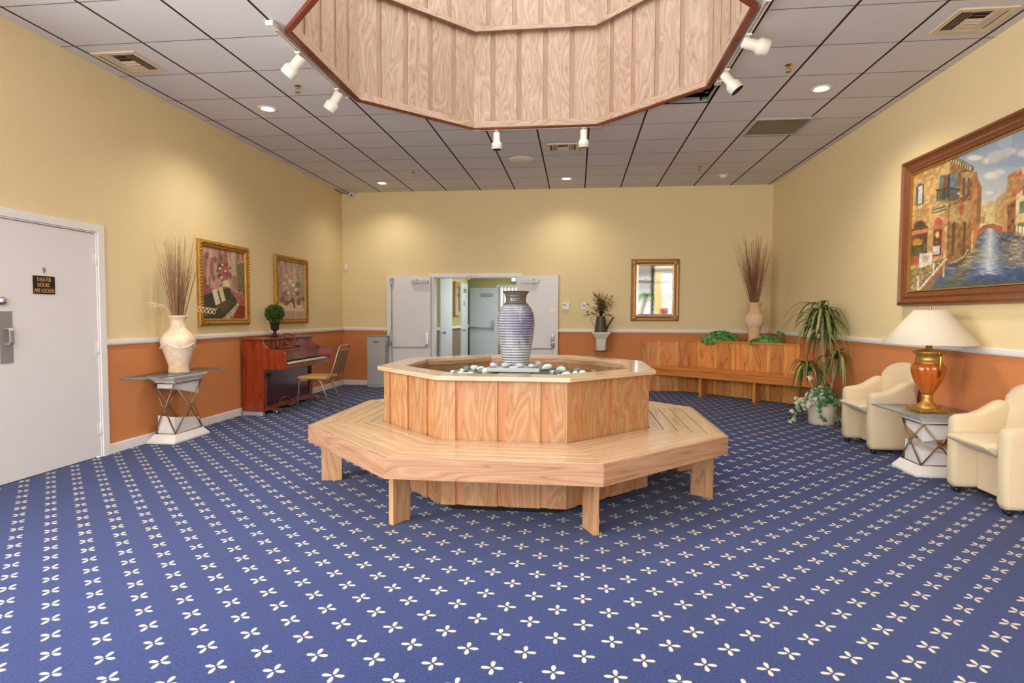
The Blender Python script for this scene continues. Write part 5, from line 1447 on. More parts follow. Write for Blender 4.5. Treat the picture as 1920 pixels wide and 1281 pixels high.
iv = thing('ivy_plant', 'trailing green ivy at the foot of the urn, on the wall corner side', 'plant', (2.96, 9.36, .862))
part('foliage', M['ivy'], iv, lambda m: (clump(m, 37, 380, (0, 0, .0), .25, .11, .13, .062), clump(m, 39, 60, (-.20, -.02, .02), .09, .05, .07, .045), clump(m, 41, 8, (.20, .08, .15), .05, .04, .08, .05)))
part('stems', M['twig'], iv, lambda m: m.tube([(.05, 0, 0), (.14, .04, .1), (.22, .09, .19)], .003, 4))

# dracaena in a wicker basket with variegated ivy
KX, KY = 2.955, 7.30
bk = thing('wicker_basket', 'whitewashed wicker basket on the carpet beside the bench end', 'basket', (KX, KY, 0))
def f_wick(m):
    n = 44; rows = 11
    V = []; F = []
    for k in range(rows + 1):
        z = .255 * k / rows; r = .134 + .036 * k / rows
        for i in range(n):
            V.append(((r + .008 * (1 if (i // 2 + k) % 2 else -1)) * cos(2 * pi * i / n), (r + .008 * (1 if (i // 2 + k) % 2 else -1)) * sin(2 * pi * i / n), z))
    for k in range(rows):
        for i in range(n):
            j = (i + 1) % n; F.append((k * n + i, k * n + j, (k + 1) * n + j, (k + 1) * n + i))
    F.append(tuple(reversed(range(n)))); m.mesh(V, F, True)
part('weave', M['wicker'], bk, f_wick)
part('rim', M['wicker'], bk, lambda m: [m.tube([(.172 * cos(a), .172 * sin(a), .258 + .005 * sin(11 * a + q)) for a in [2 * pi * i / 60 for i in range(60)]], .011, 6, closed=True) for q in (0, pi)])
part('soil', M['soil'], bk, lambda m: m.lathe([(0, .225), (.158, .225)], n=30, cap=False))
dr = thing('dracaena', 'tall three-stemmed dracaena with strap leaves in the wicker basket', 'plant', (KX, KY, .23))
def crown(m, seed, c, n, L, up=.6):
    R = random.Random(seed)
    c = Vector(c)
    for i in range(n):
        a = 2 * pi * i / n * 2.4 + R.uniform(-.3, .3); l = L * R.uniform(.7, 1.1); e = R.uniform(.15, 1.0)
        d = Vector((cos(a), sin(a), 0)); w = Vector((-sin(a), cos(a), 0)); u = R.random(); dz = R.uniform(-.08, .06)
        if d.x > .05: l = min(l, (XR - KX - .05 - c.x) / d.x)
        pr = None
        for q in range(8):
            t = q / 7
            p = c + Vector((0, 0, dz)) + d * l * (t * (1 - .38 * e * t)) + Vector((0, 0, l * (.75 * t * (.4 + .6 * (1 - e)) + .35 * t - (1.0 + .75 * e) * t * t)))
            ww = w * (.0185 * (1 - t) ** .6 + .0015) * (1 if q else .6)
            cr = (p - ww, p + Vector((0, 0, -.004)), p + ww)
            if pr:
                m.face([pr[0], pr[1], cr[1], cr[0]], uv=[(u, 0)] * 4, smooth=True); m.face([pr[1], pr[2], cr[2], cr[1]], uv=[(u, 0)] * 4, smooth=True)
            pr = cr
for pts, rr in (([(0, 0, 0), (.015, .0, .3), (-.01, 0, .7), (-.03, 0, 1.12)], .021), ([(.05, -.02, 0), (.10, -.03, .28), (.155, -.04, .58)], .014), ([(-.05, 0, 0), (-.12, -.02, .2), (-.19, -.03, .44)], .012)):
    part('cane', M['bark'], dr, lambda m: m.tube(pts, rr, 8))
part('crown', M['drac'], dr, lambda m: (crown(m, 1, (-.03, 0, 1.13), 50, .44), crown(m, 2, (-.02, 0, .98), 30, .46), crown(m, 5, (-.015, 0, .84), 18, .42)))
part('crown', M['drac'], dr, lambda m: crown(m, 3, (.155, -.04, .585), 34, .34))
part('crown', M['drac'], dr, lambda m: crown(m, 4, (-.19, -.03, .45), 34, .38))
vi = thing('variegated_ivy', 'cream and green variegated ivy spilling over the wicker basket', 'plant', (KX, KY, .235))
def f_vi(m):
    R = random.Random(77)
    for i in range(400):
        a = R.uniform(0, 2 * pi); z = R.random(); q = R.uniform(.3, 1)
        d = Vector((cos(a) * q, sin(a) * q, 0)); light = R.uniform(.55, 1) if cos(a) < -.2 and R.random() < .6 else R.uniform(0, .6)
        ivy_leaf(m, Vector((d.x * .26 * (1 - .5 * z), d.y * .22 * (1 - .5 * z), .02 + .26 * z * (1 - .5 * q))), d + Vector((0, -.5, .4)), R.uniform(.042, .066), R, light)
    for (x0, y0, x1, y1, z1, n) in ((-.14, -.1, -.44, -.16, -.19, 16), (-.12, -.12, -.34, -.22, -.05, 14), (-.05, -.17, -.10, -.22, -.16, 9), (.09, -.16, .10, -.21, -.22, 13), (.15, -.05, .22, -.16, -.05, 9), (-.15, .0, -.30, -.04, .08, 10)):
        P = [Vector((x0, y0, .05)), Vector((x0 * .5 + x1 * .5, y0 * .5 + y1 * .5 - .03, .03)), Vector((x1, y1, z1))]
        for i in range(n):
            t = (i + .5) / n * 2; k = 0 if t < 1 else 1; p = P[k].lerp(P[k + 1], t - k)
            ivy_leaf(m, p + Vector((R.uniform(-.02, .02), R.uniform(-.02, .02), R.uniform(-.01, .02))), Vector((0, -1, .5)), R.uniform(.045, .07), R, R.uniform(.5, 1) if x1 < -.2 else R.uniform(0, .5))
    ivy_leaf(m, Vector((-.17, -.08, .36)), Vector((0, -1, .4)), .08, R, 1.0)
part('leaves', M['vari'], vi, f_vi)
part('stems', M['ivy'], vi, lambda m: [m.tube(P, .003, 4) for P in ([(-.05, -.05, 0), (-.14, -.1, .05), (-.29, -.16, .03), (-.44, -.16, -.19)], [(.05, -.1, 0), (.09, -.16, .05), (.1, -.2, -.05), (.1, -.21, -.22)], [(-.05, -.03, 0), (-.12, -.05, .2), (-.17, -.08, .36)])])

# ------------------------------------------------------------------ armchairs
def armchair(label, loc, rz):
    """local: faces -y, width along x, front of the arms at y=0"""
    t = thing('armchair', label, 'armchair', loc, rz, 'cream armchairs along the wall')
    W2 = .315
    def arm_prof():
        pts = [(.015, .04), (-.005, .08), (-.012, .30), (-.010, .50)]
        for k in range(6):
            a = pi - k * pi / 2 / 5
            pts.append((.045 + .055 * cos(a), .525 + .052 * sin(a)))
        pts += [(.12, .588), (.18, .612), (.24, .652), (.29, .682), (.33, .690), (.365, .675), (.385, .63), (.40, .55), (.43, .30), (.445, .08), (.44, .04)]
        return pts
    P = arm_prof()
    for s_ in (-1, 1):
        def f_arm(m):
            n = len(P)
            cols = []
            for xx, ins in ((0.0, .030), (.012, .010), (.032, 0.0), (.078, 0.0), (.098, .010), (.110, .030)):
                x = s_ * (W2 - xx)
                cy = sum(p[0] for p in P) / n; cz = sum(p[1] for p in P) / n
                ring_ = []
                for i, (y, z) in enumerate(P):
                    a, b = P[i - 1], P[(i + 1) % n]; tx, tz = b[0] - a[0], b[1] - a[1]; l = hypot(tx, tz)
                    nx, nz = tz / l, -tx / l
                    if (y - cy) * nx + (z - cz) * nz < 0: nx, nz = -nx, -nz
                    ring_.append((x, y - nx * ins, z - nz * ins))
                cols.append(ring_)
            V = [p for c in cols for p in c]; F = []
            for k in range(len(cols) - 1):
                for i in range(n):
                    j = (i + 1) % n
                    q = (k * n + i, k * n + j, (k + 1) * n + j, (k + 1) * n + i)
                    F.append(q if s_ < 0 else q[::-1])
            f0 = tuple(range(n)); f1 = tuple(range((len(cols) - 1) * n, len(cols) * n))
            F.append(f0[::-1] if s_ < 0 else f0); F.append(f1 if s_ < 0 else f1[::-1])
            m.mesh(V, F, True)
        part('arm', M['cream'], t, f_arm)
    # seat: thick pad with a rounded drooping lip
    def f_s(m):
        sec = [(.40, .34), (.40, .435), (.30, .452), (.15, .462), (.03, .462), (-.03, .456), (-.062, .446), (-.072, .432), (-.060, .416), (-.02, .392), (.05, .35), (.10, .335)]
        n = len(sec); w = W2 - .112
        xs = [(-w, .018), (-w + .015, .004), (-w + .04, 0), (w - .04, 0), (w - .015, .004), (w, .018)]
        cy, cz = .17, .40
        V = [(x, y + (cy - y) * i * .4, z + (cz - z) * i * 6) for x, i in xs for y, z in sec]; F = []
        for k in range(len(xs) - 1):
            for i in range(n):
                j = (i + 1) % n; F.append((k * n + i, k * n + j, (k + 1) * n + j, (k + 1) * n + i)[::-1])
        F.append(tuple(range(n))); F.append(tuple(reversed(range((len(xs) - 1) * n, len(xs) * n))))
        m.mesh(V, F, True)
    part('seat', M['cream'], t, f_s)
    part('front_panel', M['cream'], t, lambda m: m.box(-W2 + .112, W2 - .112, .150, .175, .045, .345), bevel=.008)
    # curved, round-shouldered back
    def f_b(m):
        nu, nv = 20, 12
        def pt(u, v, o):
            # u -1..1 across, v 0..1 up ; superellipse outline
            top = .845 - .085 * abs(u) ** 3.2
            z = .06 + (top - .06) * v
            half = (W2 - .018) * (1 - .04 * v)
            x = u * half
            rec = .32 + .10 * v                         # back leans
            y = rec - .085 * u * u * (1 - .2 * v) + o
            return (x, y, z)
        V = []; F = []
        for o in (0, 1):
            for b in range(nv + 1):
                for a in range(nu + 1):
                    u = -1 + 2 * a / nu; v = b / nv
                    ed = max(abs(u) ** 6, v ** 9)
                    th = .055 * math.sqrt(max(0, 1 - ed)) + .006
                    x, y, z = pt(u, v, 0)
                    V.append((x, y + (th if o else -th) + .045, z))
        N = (nu + 1) * (nv + 1)
        for b in range(nv):
            for a in range(nu):
                i = b * (nu + 1) + a
                F.append((i, i + 1, i + nu + 2, i + nu + 1)); F.append((N + i, N + i + nu + 1, N + i + nu + 2, N + i + 1))
        for a in range(nu):
            F.append((nv * (nu + 1) + a, nv * (nu + 1) + a + 1, N + nv * (nu + 1) + a + 1, N + nv * (nu + 1) + a)); F.append((a + 1, a, N + a, N + a + 1))
        for b in range(nv):
            i = b * (nu + 1); F.append((i, i + nu + 1, N + i + nu + 1, N + i)); i += nu; F.append((i + nu + 1, i, N + i, N + i + nu + 1))
        m.mesh(V, F, True)
    part('backrest', M['cream'], t, f_b, weld=False)
    for sx in (-1, 1):
        for y in (.045, .40):
            part('caster', M['black'], t, lambda m: (m.lathe([(.018, -.012), (.020, -.008), (.020, .008), (.018, .012)], n=14, M=Matrix.Translation((sx * (W2 - .055) - .014, y, .020)) @ Matrix.Rotation(pi / 2, 4, 'Y')),
                                                     m.lathe([(.018, -.012), (.020, -.008), (.020, .008), (.018, .012)], n=14, M=Matrix.Translation((sx * (W2 - .055) + .014, y, .020)) @ Matrix.Rotation(pi / 2, 4, 'Y')),
                                                     m.box(sx * (W2 - .055) - .03, sx * (W2 - .055) + .03, y - .03, y + .03, .036, .046)))
    part('base_rail', M['black'], t, lambda m: m.box(-W2 + .05, W2 - .05, .15, .17, .030, .044))
    part('base_rail', M['black'], t, lambda m: m.box(-W2 + .05, W2 - .05, .39, .41, .030, .044))
    return t
armchair('cream upholstered tub armchair beside the potted dracaena', (2.765, 6.035, 0), RAD(-90))
armchair('cream upholstered tub armchair nearer the camera, under the canal painting', (2.775, 4.325, 0), RAD(-90))

# side table and lamp (local -y -> world -x)
console('stone_side_table', 'square white stone and bronze rod side table between the armchairs', (2.925, 5.13, 0), RAD(-90), .37, .37, .64, .60, .520, 4)
lp = thing('table_lamp', 'amber glass table lamp with wide ivory shade between the armchairs', 'lamp', (2.905, 5.13, .520))
def sqr(h): return [(-h, -h), (h, -h), (h, h), (-h, h)]
RZ = Matrix.Rotation(RAD(0), 4, 'Z')
part('base', M['gold'], lp, lambda m: (m.prism(sqr(.108), 0, .024), m.lathe([(.085, .024), (.082, .034), (.055, .060), (.042, .075), (.038, .10), (.043, .122), (.038, .135)], n=28)), bevel=.002)
part('glass_body', M['amber'], lp, lambda m: m.lathe([(.036, .135), (.050, .16), (.085, .22), (.106, .275), (.117, .33), (.119, .355), (.112, .378), (.094, .392)], n=72, ripple=lambda a, z: 1 + .045 * cos(12 * a + 18 * z)))
part('collar', M['gold'], lp, lambda m: m.lathe([(.096, .390), (.100, .40), (.086, .41), (.084, .44), (.090, .462), (.112, .478), (.116, .490), (.098, .496), (.05, .505), (.024, .512), (.022, .545), (.015, .55), (.015, .60)], n=32))
for a in (RAD(-85), RAD(95)):
    part('handle', M['brass'], lp, lambda m: m.tube([(r * cos(a), r * sin(a), z) for r, z in ((.10, .475), (.128, .478), (.140, .455), (.140, .40), (.137, .33), (.118, .29))], [.012, .013, .013, .013, .012, .009], 6))
part('shade', M['shade'], lp, lambda m: (m.lathe([(.332, .553), (.335, .556), (.116, .833), (.113, .833), (.332, .558)], n=56, cap=False)))
part('finial', M['brass'], lp, lambda m: m.lathe([(.004, .60), (.004, .83), (.014, .834), (.006, .842), (.010, .852), (.004, .866), (.001, .88)], n=10))
part('shade_spider', M['brass'], lp, lambda m: [m.tube([(0, 0, .826), (.112 * cos(a), .112 * sin(a), .826)], .002, 4) for a in (0, 2 * pi / 3, 4 * pi / 3)])

# canal painting, right wall: viewer looks along +x ; local x(right) -> world -y
def paint_canal():
    s8 = [(0, 1), (0, 0), (.8, 1), (.8, 0)]; d8 = [(150, 440), (148, 1130), (793, 175), (793, 1085)]
    p = Paint(230, 170, hom(s8, d8), 12)
    p.put(np.ones_like(p.u), (166, 180, 196), .06, k=8)
    p.put(np.clip((p.Y - 380) / 300, 0, 1), (226, 222, 202), .04)
    for x, y, rx, ry in ((600, 350, 70, 34), (560, 380, 50, 24), (650, 330, 50, 28), (570, 465, 50, 26), (610, 445, 36, 18), (740, 345, 46, 30), (780, 320, 40, 30), (480, 360, 50, 20), (880, 330, 90, 30), (950, 250, 80, 30), (560, 560, 30, 14)):
        p.ell(x, y, rx, ry, (236, 226, 206), soft=True, var=.06, a=.9, k=30)
    p.put((p.noise(14, .6) > .62) & (p.Y < 420), (140, 152, 172), .05, a=.35)
    OC = (206, 168, 106); BR = (150, 106, 62)
    # far and right-hand houses
    p.poly([(520, 640), (560, 605), (600, 612), (600, 735), (520, 735)], (216, 190, 134)); p.poly([(520, 700), (545, 690), (545, 735), (520, 735)], (190, 150, 100))
    p.poly([(598, 600), (640, 560), (655, 570), (655, 800), (598, 745)], (198, 158, 104)); p.poly([(636, 650), (660, 460), (793, 400), (1000, 340), (1000, 830), (720, 835), (640, 800)], (202, 152, 96), var=.16)
    p.poly([(652, 475), (700, 445), (700, 470), (655, 492)], (206, 120, 78)); p.poly([(690, 480), (730, 430), (793, 402), (1000, 330), (1000, 420), (793, 470), (745, 470)], (196, 108, 66), var=.2)
    p.poly([(720, 425), (793, 405), (793, 440), (735, 465)], (228, 206, 152)); p.poly([(705, 560), (760, 520), (1000, 430), (1000, 830), (793, 830), (710, 780)], (230, 206, 152), var=.10)
    p.poly([(662, 600), (700, 545), (793, 490), (1000, 400), (1000, 440), (793, 520), (745, 540), (690, 590)], (204, 118, 76), var=.15)
    p.poly([(660, 640), (700, 600), (705, 800), (665, 800)], (136, 92, 56), var=.3)
    for x, y, w, h in ((735, 525, 30, 60), (780, 510, 26, 60), (725, 615, 30, 70), (860, 560, 40, 80), (930, 540, 40, 80), (860, 680, 40, 80)): p.poly([(x, y), (x + w, y - 8), (x + w, y + h - 8), (x, y + h)], (120, 132, 96), var=.15)
    p.ell(775, 640, 20, 55, (196, 96, 62), soft=True); p.poly([(715, 755), (793, 748), (1000, 720), (1000, 770), (793, 800), (715, 790)], (236, 224, 198)); 
    for q in range(14): p.line([(722 + 20 * q, 752), (722 + 20 * q, 792)], 2.5, (120, 96, 66))
    p.ell(740, 745, 30, 14, (120, 132, 70), soft=True); p.ell(840, 735, 60, 16, (130, 140, 76), soft=True)
    # water
    wat = (p.Y > 770 + np.abs(p.X - 590) * .28) | ((p.Y > 770) & (np.abs(p.X - 580) < 60)) | (p.Y > 850)
    p.put(wat, (92, 104, 116), .22, k=50, ax=2.2)
    p.put(wat & (p.Y > 960), (64, 88, 138), .28, a=.65, k=40, ax=2.5)
    p.put(np.clip(1 - np.abs(p.X - 575) / (36 + (p.Y - 760) * .22), 0, 1) * (p.Y > 765) * (p.Y < 1030), (226, 228, 230), .12, a=.85, k=70, ax=2)
    p.put(np.clip(1 - np.abs(p.X - 455 + (p.Y - 950) * .5) / 80, 0, 1) * (p.Y > 870), (156, 136, 70), .3, a=.75, k=40, ax=2)
    p.put(np.clip(1 - np.abs(p.X - 720) / 110, 0, 1) * (p.Y > 830) * (p.Y < 990), (178, 146, 92), .3, a=.6, k=40, ax=2)
    for q in range(26):
        yy = 800 + 11 * q; p.put((np.abs(p.Y - yy - 5 * np.sin(p.X / 17 + q)) < 2.2) & wat & (p.noise(24) > .55), (214, 214, 204) if q < 18 else (40, 56, 92), a=.6)
    p.put(wat & (p.Y > 1060), (70, 84, 72), .3, a=.5)
    # bridge
    p.poly([(494, 800), (505, 770), (540, 740), (585, 730), (636, 750), (640, 800), (618, 790), (600, 772), (570, 764), (540, 776), (516, 806), (500, 838)], (178, 104, 68), var=.12); p.line([(500, 772), (540, 741), (585, 731), (636, 750)], 4, (222, 196, 160))
    # left-hand house
    p.poly([(465, 440), (492, 438), (500, 480), (522, 530), (522, 730), (490, 890), (465, 895)], (186, 124, 76), var=.16); p.poly([(500, 500), (522, 528), (522, 720), (500, 740)], (150, 110, 70))
    p.poly([(140, 446), (348, 360), (350, 960), (140, 1010)], OC, var=.18); p.put((p.X < 350) & (p.X > 140) & (p.Y > 440) & (p.Y < 900) & (p.noise(9, 1) > .62), (186, 122, 66), .2, a=.55)
    p.poly([(346, 362), (470, 418), (472, 895), (420, 940), (346, 965)], BR, var=.25); p.put((p.X > 348) & (p.X < 470) & (p.Y > 440) & (p.Y < 900) & (p.noise(12, .6) > .6), (206, 180, 120), .15, a=.6)
    p.ell(418, 650, 16, 50, (190, 92, 60), soft=True); p.poly([(338, 350), (385, 352), (476, 408), (472, 428), (348, 376)], (136, 134, 92)); p.line([(345, 372), (472, 426)], 5, (90, 84, 56))
    for q in range(9): p.line([(352 + 13 * q, 366 + 5.8 * q), (352 + 13 * q, 380 + 5.8 * q)], 2.5, (226, 214, 170))
    for x in (420, 445): p.poly([(x, 470), (x + 12, 474), (x + 12, 580), (x, 580)], (96, 92, 70))
    p.poly([(168, 515), (212, 500), (212, 615), (168, 625)], (86, 104, 98)); p.ell(190, 512, 15, 16, (86, 104, 98)); p.poly([(180, 515), (202, 508), (202, 610), (180, 614)], (216, 206, 196))
    p.poly([(292, 455), (390, 445), (390, 590), (292, 590)], (110, 128, 132)); p.poly([(315, 462), (340, 458), (340, 570), (315, 570)], (130, 84, 52)); p.line([(345, 450), (345, 590)], 4, (70, 64, 50))
    p.poly([(284, 535), (345, 520), (402, 535), (402, 592), (345, 610), (284, 595)], (92, 88, 70), a=.45); p.line([(280, 540), (345, 528), (404, 538)], 4, (66, 60, 48)); p.line([(280, 596), (345, 612), (404, 594)], 5, (150, 130, 88)); 
    for q in range(12): p.line([(284 + 10 * q, 540), (284 + 10 * q, 598)], 2, (60, 54, 44))
    for x, y in ((400, 560), (412, 575), (275, 590), (268, 600), (290, 610)): p.ell(x, y, 12, 9, (206, 176, 140), soft=True)
    p.poly([(255, 648), (335, 628), (340, 652), (258, 672)], (92, 108, 92)); p.line([(262, 660), (334, 641)], 3, (206, 190, 130))
    p.ell(196, 745, 42, 44, (214, 130, 98)); p.ell(196, 748, 33, 36, (76, 70, 48)); p.poly([(152, 760), (238, 742), (240, 915), (152, 925)], (110, 62, 40), var=.3); p.poly([(150, 775), (240, 755), (240, 775), (150, 800)], (206, 130, 96)); p.ell(185, 840, 34, 30, (216, 164, 64), soft=True); p.poly([(152, 860), (238, 845), (240, 910), (152, 916)], (84, 78, 42), var=.5)
    p.ell(295, 725, 34, 42, (220, 164, 134)); p.ell(295, 730, 24, 34, (196, 110, 76)); p.poly([(264, 745), (328, 735), (328, 920), (264, 930)], (206, 128, 96)); p.poly([(272, 765), (318, 758), (318, 915), (272, 920)], (112, 74, 46), var=.3); p.ell(292, 795, 14, 24, (232, 190, 90), soft=True)
    for x in (372, 430): p.poly([(x, 740), (x + 16, 730), (x + 16, 905), (x, 930)], (96, 82, 52)); p.ell(x + 8, 738, 9, 18, (96, 82, 52))
    # pavement, tables, rail
    p.poly([(140, 1000), (350, 925), (362, 960), (255, 1110), (255, 1140), (140, 1140)], (158, 134, 80), var=.45, k=90); p.poly([(352, 940), (365, 958), (262, 1112), (215, 1140), (205, 1130)], (150, 104, 66))
    p.poly([(148, 920), (196, 912), (196, 965), (148, 975)], (178, 92, 60)); p.poly([(200, 905), (266, 895), (270, 965), (196, 990)], (232, 226, 214)); p.ell(232, 935, 22, 28, (206, 176, 134), soft=True); p.poly([(272, 862), (306, 858), (308, 905), (272, 912)], (216, 210, 190))
    p.line([(195, 1125), (345, 935)], 5, (232, 222, 200)); p.line([(195, 1040), (195, 1128)], 5, (232, 222, 200)); p.line([(278, 965), (278, 1030)], 4, (232, 222, 200)); p.line([(334, 900), (334, 1040)], 4, (216, 186, 130))
    p.poly([(370, 960), (400, 965), (440, 930), (460, 880), (462, 900), (440, 950), (405, 985), (372, 985)], (96, 66, 46)); p.line([(375, 958), (440, 925), (460, 885)], 4, (196, 170, 130)); p.line([(480, 780), (480, 890)], 4, (222, 196, 140)); p.poly([(630, 810), (690, 838), (685, 850), (640, 835)], (110, 70, 46))
    p.put(np.ones_like(p.u), (90, 70, 40), .3, a=.06, k=110)
    return p
VY0, VY1, VZ0, VZ1 = 4.05, 6.215, 1.402, 2.822
vp = thing('canal_painting', 'large walnut-framed painting of a Venetian canal above the armchairs', 'painting', (XR - .002, (VY0 + VY1) / 2, (VZ0 + VZ1) / 2), RAD(-90))
frame_part(vp, VY1 - VY0, VZ1 - VZ0, [(0, 0), (0, .030), (.012, .058), (.035, .066), (.052, .050), (.070, .040), (.090, .046), (.104, .038), (.122, .032), (.134, .022), (.140, .012)], M['venframe'])
part('gilt_liner', M['goldframe'], vp, lambda m: [m.box(a, b, -.030, -.012, c, d) for W2, H2 in (((VY1 - VY0) / 2 - .138, (VZ1 - VZ0) / 2 - .138),) for a, b, c, d in ((-W2, W2, -H2, -H2 + .010), (-W2, W2, H2 - .010, H2), (-W2, -W2 + .010, -H2 + .010, H2 - .010), (W2 - .010, W2, -H2 + .010, H2 - .010))])
paint_canal().mesh('canvas', M['canvas'], vp, VY1 - VY0 - .27, VZ1 - VZ0 - .27, Matrix.Translation((0, -.012, 0)))

# ================================================================== CEILING FITTINGS
def downlight(x, y, label, on=True):
    t = thing('downlight', label, 'ceiling light', (x, y, C), 0, 'recessed downlights')
    part('trim_ring', M['spotwhite'], t, lambda m: m.lathe([(.066, -.001), (.070, -.008), (.098, -.006), (.102, -.0005)], n=32, cap=False))
    part('baffle', M['spotwhite'], t, lambda m: m.lathe([(.066, -.002), (.060, -.0012)], n=32, cap=False))
    if on:
        part('lamp', M['lit'], t, lambda m: m.lathe([(.0, -.016), (.03, -.014), (.052, -.008), (.062, -.002)], n=28, cap=False))
    else:
        part('lamp', M['plastic'], t, lambda m: m.lathe([(.0, -.045), (.03, -.042), (.052, -.028), (.06, -.002)], n=28, cap=False))
    return t
LIGHTS = [(-3.322, 5.975), (-3.268, 9.492), (-.185, 9.462), (2.333, 5.988)]
for (x, y), lb in zip(LIGHTS, ('lit downlight over the marbled vase and console', 'lit downlight in the far corner by the security camera', 'lit downlight in front of the double doors', 'lit downlight above the canal painting side')):
    downlight(x, y, lb)
downlight(2.269, 9.467, 'unlit downlight in the far corner above the urn', False)
def sprinkler(x, y, label):
    t = thing('sprinkler', label, 'sprinkler', (x, y, C), 0, 'ceiling sprinklers')
    part('escutcheon', M['brass'], t, lambda m: m.lathe([(.034, -.0008), (.030, -.006), (.012, -.010)], n=18, cap=False))
    part('head', M['brass'], t, lambda m: (m.lathe([(.010, -.008), (.010, -.026)], n=10), m.tube([(.010, 0, -.024), (.018, 0, -.040), (.004, 0, -.058)], .003, 5), m.tube([(-.010, 0, -.024), (-.018, 0, -.040), (-.004, 0, -.058)], .003, 5), m.lathe([(.024, -.062), (.024, -.059), (.008, -.056)], n=14)))
sprinkler(-2.705, 5.42, 'brass sprinkler between the lit downlight and the track on the theater door side')
sprinkler(1.83, 5.41, 'brass sprinkler near the track lights on the canal painting side')
sprinkler(-2.54, 8.83, 'small sprinkler near the far downlight on the piano side')
sprinkler(1.787, 8.885, 'small sprinkler near the unlit downlight')
def vent(x0, x1, y0, y1, label):
    t = thing('ceiling_vent', label, 'air vent', ((x0 + x1) / 2, (y0 + y1) / 2, C), 0, 'square ceiling vents')
    w, h = (x1 - x0) / 2, (y1 - y0) / 2
    part('backing', M['ventdark'], t, lambda m: m.box(-w + .035, w - .035, -h + .035, h - .035, -.0018, -.0008))
    part('frame', M['ventcream'], t, lambda m: [m.prism(q, -.012, -.0006) for q in ([(-w, -h), (w, -h), (w - .04, -h + .04), (-w + .04, -h + .04)], [(w, -h), (w, h), (w - .04, h - .04), (w - .04, -h + .04)], [(w, h), (-w, h), (-w + .04, h - .04), (w - .04, h - .04)], [(-w, h), (-w, -h), (-w + .04, -h + .04), (-w + .04, h - .04)])])
    iw, ih = w - .04, h - .04
    def f_l(m):
        for s_ in (-1, 1):
            for k in range(4):
                x = s_ * (iw * .48 + iw * .13 * k)
                m.hexa([(x - .002, -ih, -.012), (x + .002, -ih, -.012), (x + .002, ih, -.012), (x - .002, ih, -.012), (x - s_ * .014 - .002, -ih, -.002), (x - s_ * .014 + .002, -ih, -.002), (x - s_ * .014 + .002, ih, -.002), (x - s_ * .014 - .002, ih, -.002)])
        for k in range(6):
            y = -ih * .9 + ih * .30 * k; s_ = -1 if k < 3 else 1
            m.hexa([(-iw * .42, y - .002, -.012), (iw * .42, y - .002, -.012), (iw * .42, y + .002, -.012), (-iw * .42, y + .002, -.012), (-iw * .42, y - s_ * .02 - .002, -.002), (iw * .42, y - s_ * .02 - .002, -.002), (iw * .42, y - s_ * .02 + .002, -.002), (-iw * .42, y - s_ * .02 + .002, -.002)])
        m.box(-iw * .42, iw * .42, ih * .45, ih * .98, -.010, -.006)
    part('louvres', M['ventcream'], t, f_l)
vent(-4.12, -3.72, 4.565, 4.965, 'square cream air vent above the theater door')
vent(2.70, 3.10, 4.555, 4.92, 'square cream air vent above the canal painting')
vent(-.405, .005, 7.53, 7.88, 'small cream air vent behind the row of back track lights')
rg = thing('return_grille', 'tan return air grille filling a ceiling tile', 'air grille', (2.285, 7.11, C))
part('grille', M['ventgrille'], rg, lambda m: (m.box(-.285, .285, -.27, .27, -.004, -.001), [m.box(-.28, .28, -.26 + .026 * k, -.252 + .026 * k, -.012, -.004) for k in range(21)]))
part('frame', M['greymetal'], rg, lambda m: (m.box(-.30, .30, .27, .295, -.018, -.0006), m.box(-.30, .30, -.295, -.27, -.018, -.0006), m.box(-.30, -.285, -.27, .27, -.018, -.0006), m.box(.285, .30, -.27, .27, -.018, -.0006)))
single('ceiling_speaker', M['spotwhite'], 'round flush cream ceiling speaker between two grid bars', 'speaker', lambda m: m.lathe([(.0, -.010), (.17, -.010), (.185, -.0006)], n=40, cap=False), loc=(-.80, 8.25, C))

# track lights round the well
def track(name_label, p0, p1):
    p0, p1 = Vector((*p0, 0)), Vector((*p1, 0)); d = p1 - p0; L = d.length
    t = thing('light_track', name_label, 'light track', (p0.x, p0.y, C), atan2(d.y, d.x), 'white lighting tracks')
    part('rail', M['spotwhite'], t, lambda m: (m.box(0, L, -.018, -.012, -.032, -.001), m.box(0, L, .012, .018, -.032, -.001), m.box(0, L, -.012, .012, -.008, -.001)))
    part('end_feed', M['spotwhite'], t, lambda m: m.box(-.10, 0, -.03, .03, -.036, -.001), bevel=.003)
    part('end_cap', M['spotwhite'], t, lambda m: m.box(L, L + .012, -.02, .02, -.034, -.001))
def spot(label, x, y, axis, stem=.07):
    t = thing('track_spotlight', label, 'spotlight', (x, y, C), 0, 'white track spotlights')
    A = Vector(axis).normalized()
    q = Vector((0, 0, -1)).rotation_difference(A).to_matrix().to_4x4()
    zc = -.036 - stem
    part('stem', M['spotwhite'], t, lambda m: (m.box(-.022, .022, -.022, .022, -.050, -.036), m.tube([(0, 0, -.05), (0, 0, zc)], .008, 8)))
    T = Matrix.Translation(Vector((0, 0, zc)) + A * -.0) @ q
    part('head', M['spotwhite'], t, lambda m: m.lathe([(.0, .045), (.036, .045), (.041, .038), (.041, -.055), (.044, -.062), (.060, -.082), (.062, -.090), (.062, -.150), (.059, -.152)], n=32, M=T, cap=False))
    part('lamp_face', M['black'], t, lambda m: m.lathe([(.059, -.150), (.05, -.138), (.0, -.130)], n=28, M=T, cap=False))
track('white lighting track along the well edge facing the double doors', (-1.14, 6.825), (.24, 6.825))
track('white lighting track along the well edge on the piano side', (-2.315, 4.30), (-2.315, 5.68))
track('white lighting track along the well edge on the canal painting side', (1.295, 5.62), (1.295, 4.26))
spot('white spotlight pointing straight down on the back track, on the piano side', -.955, 6.825, (0, .06, -1))
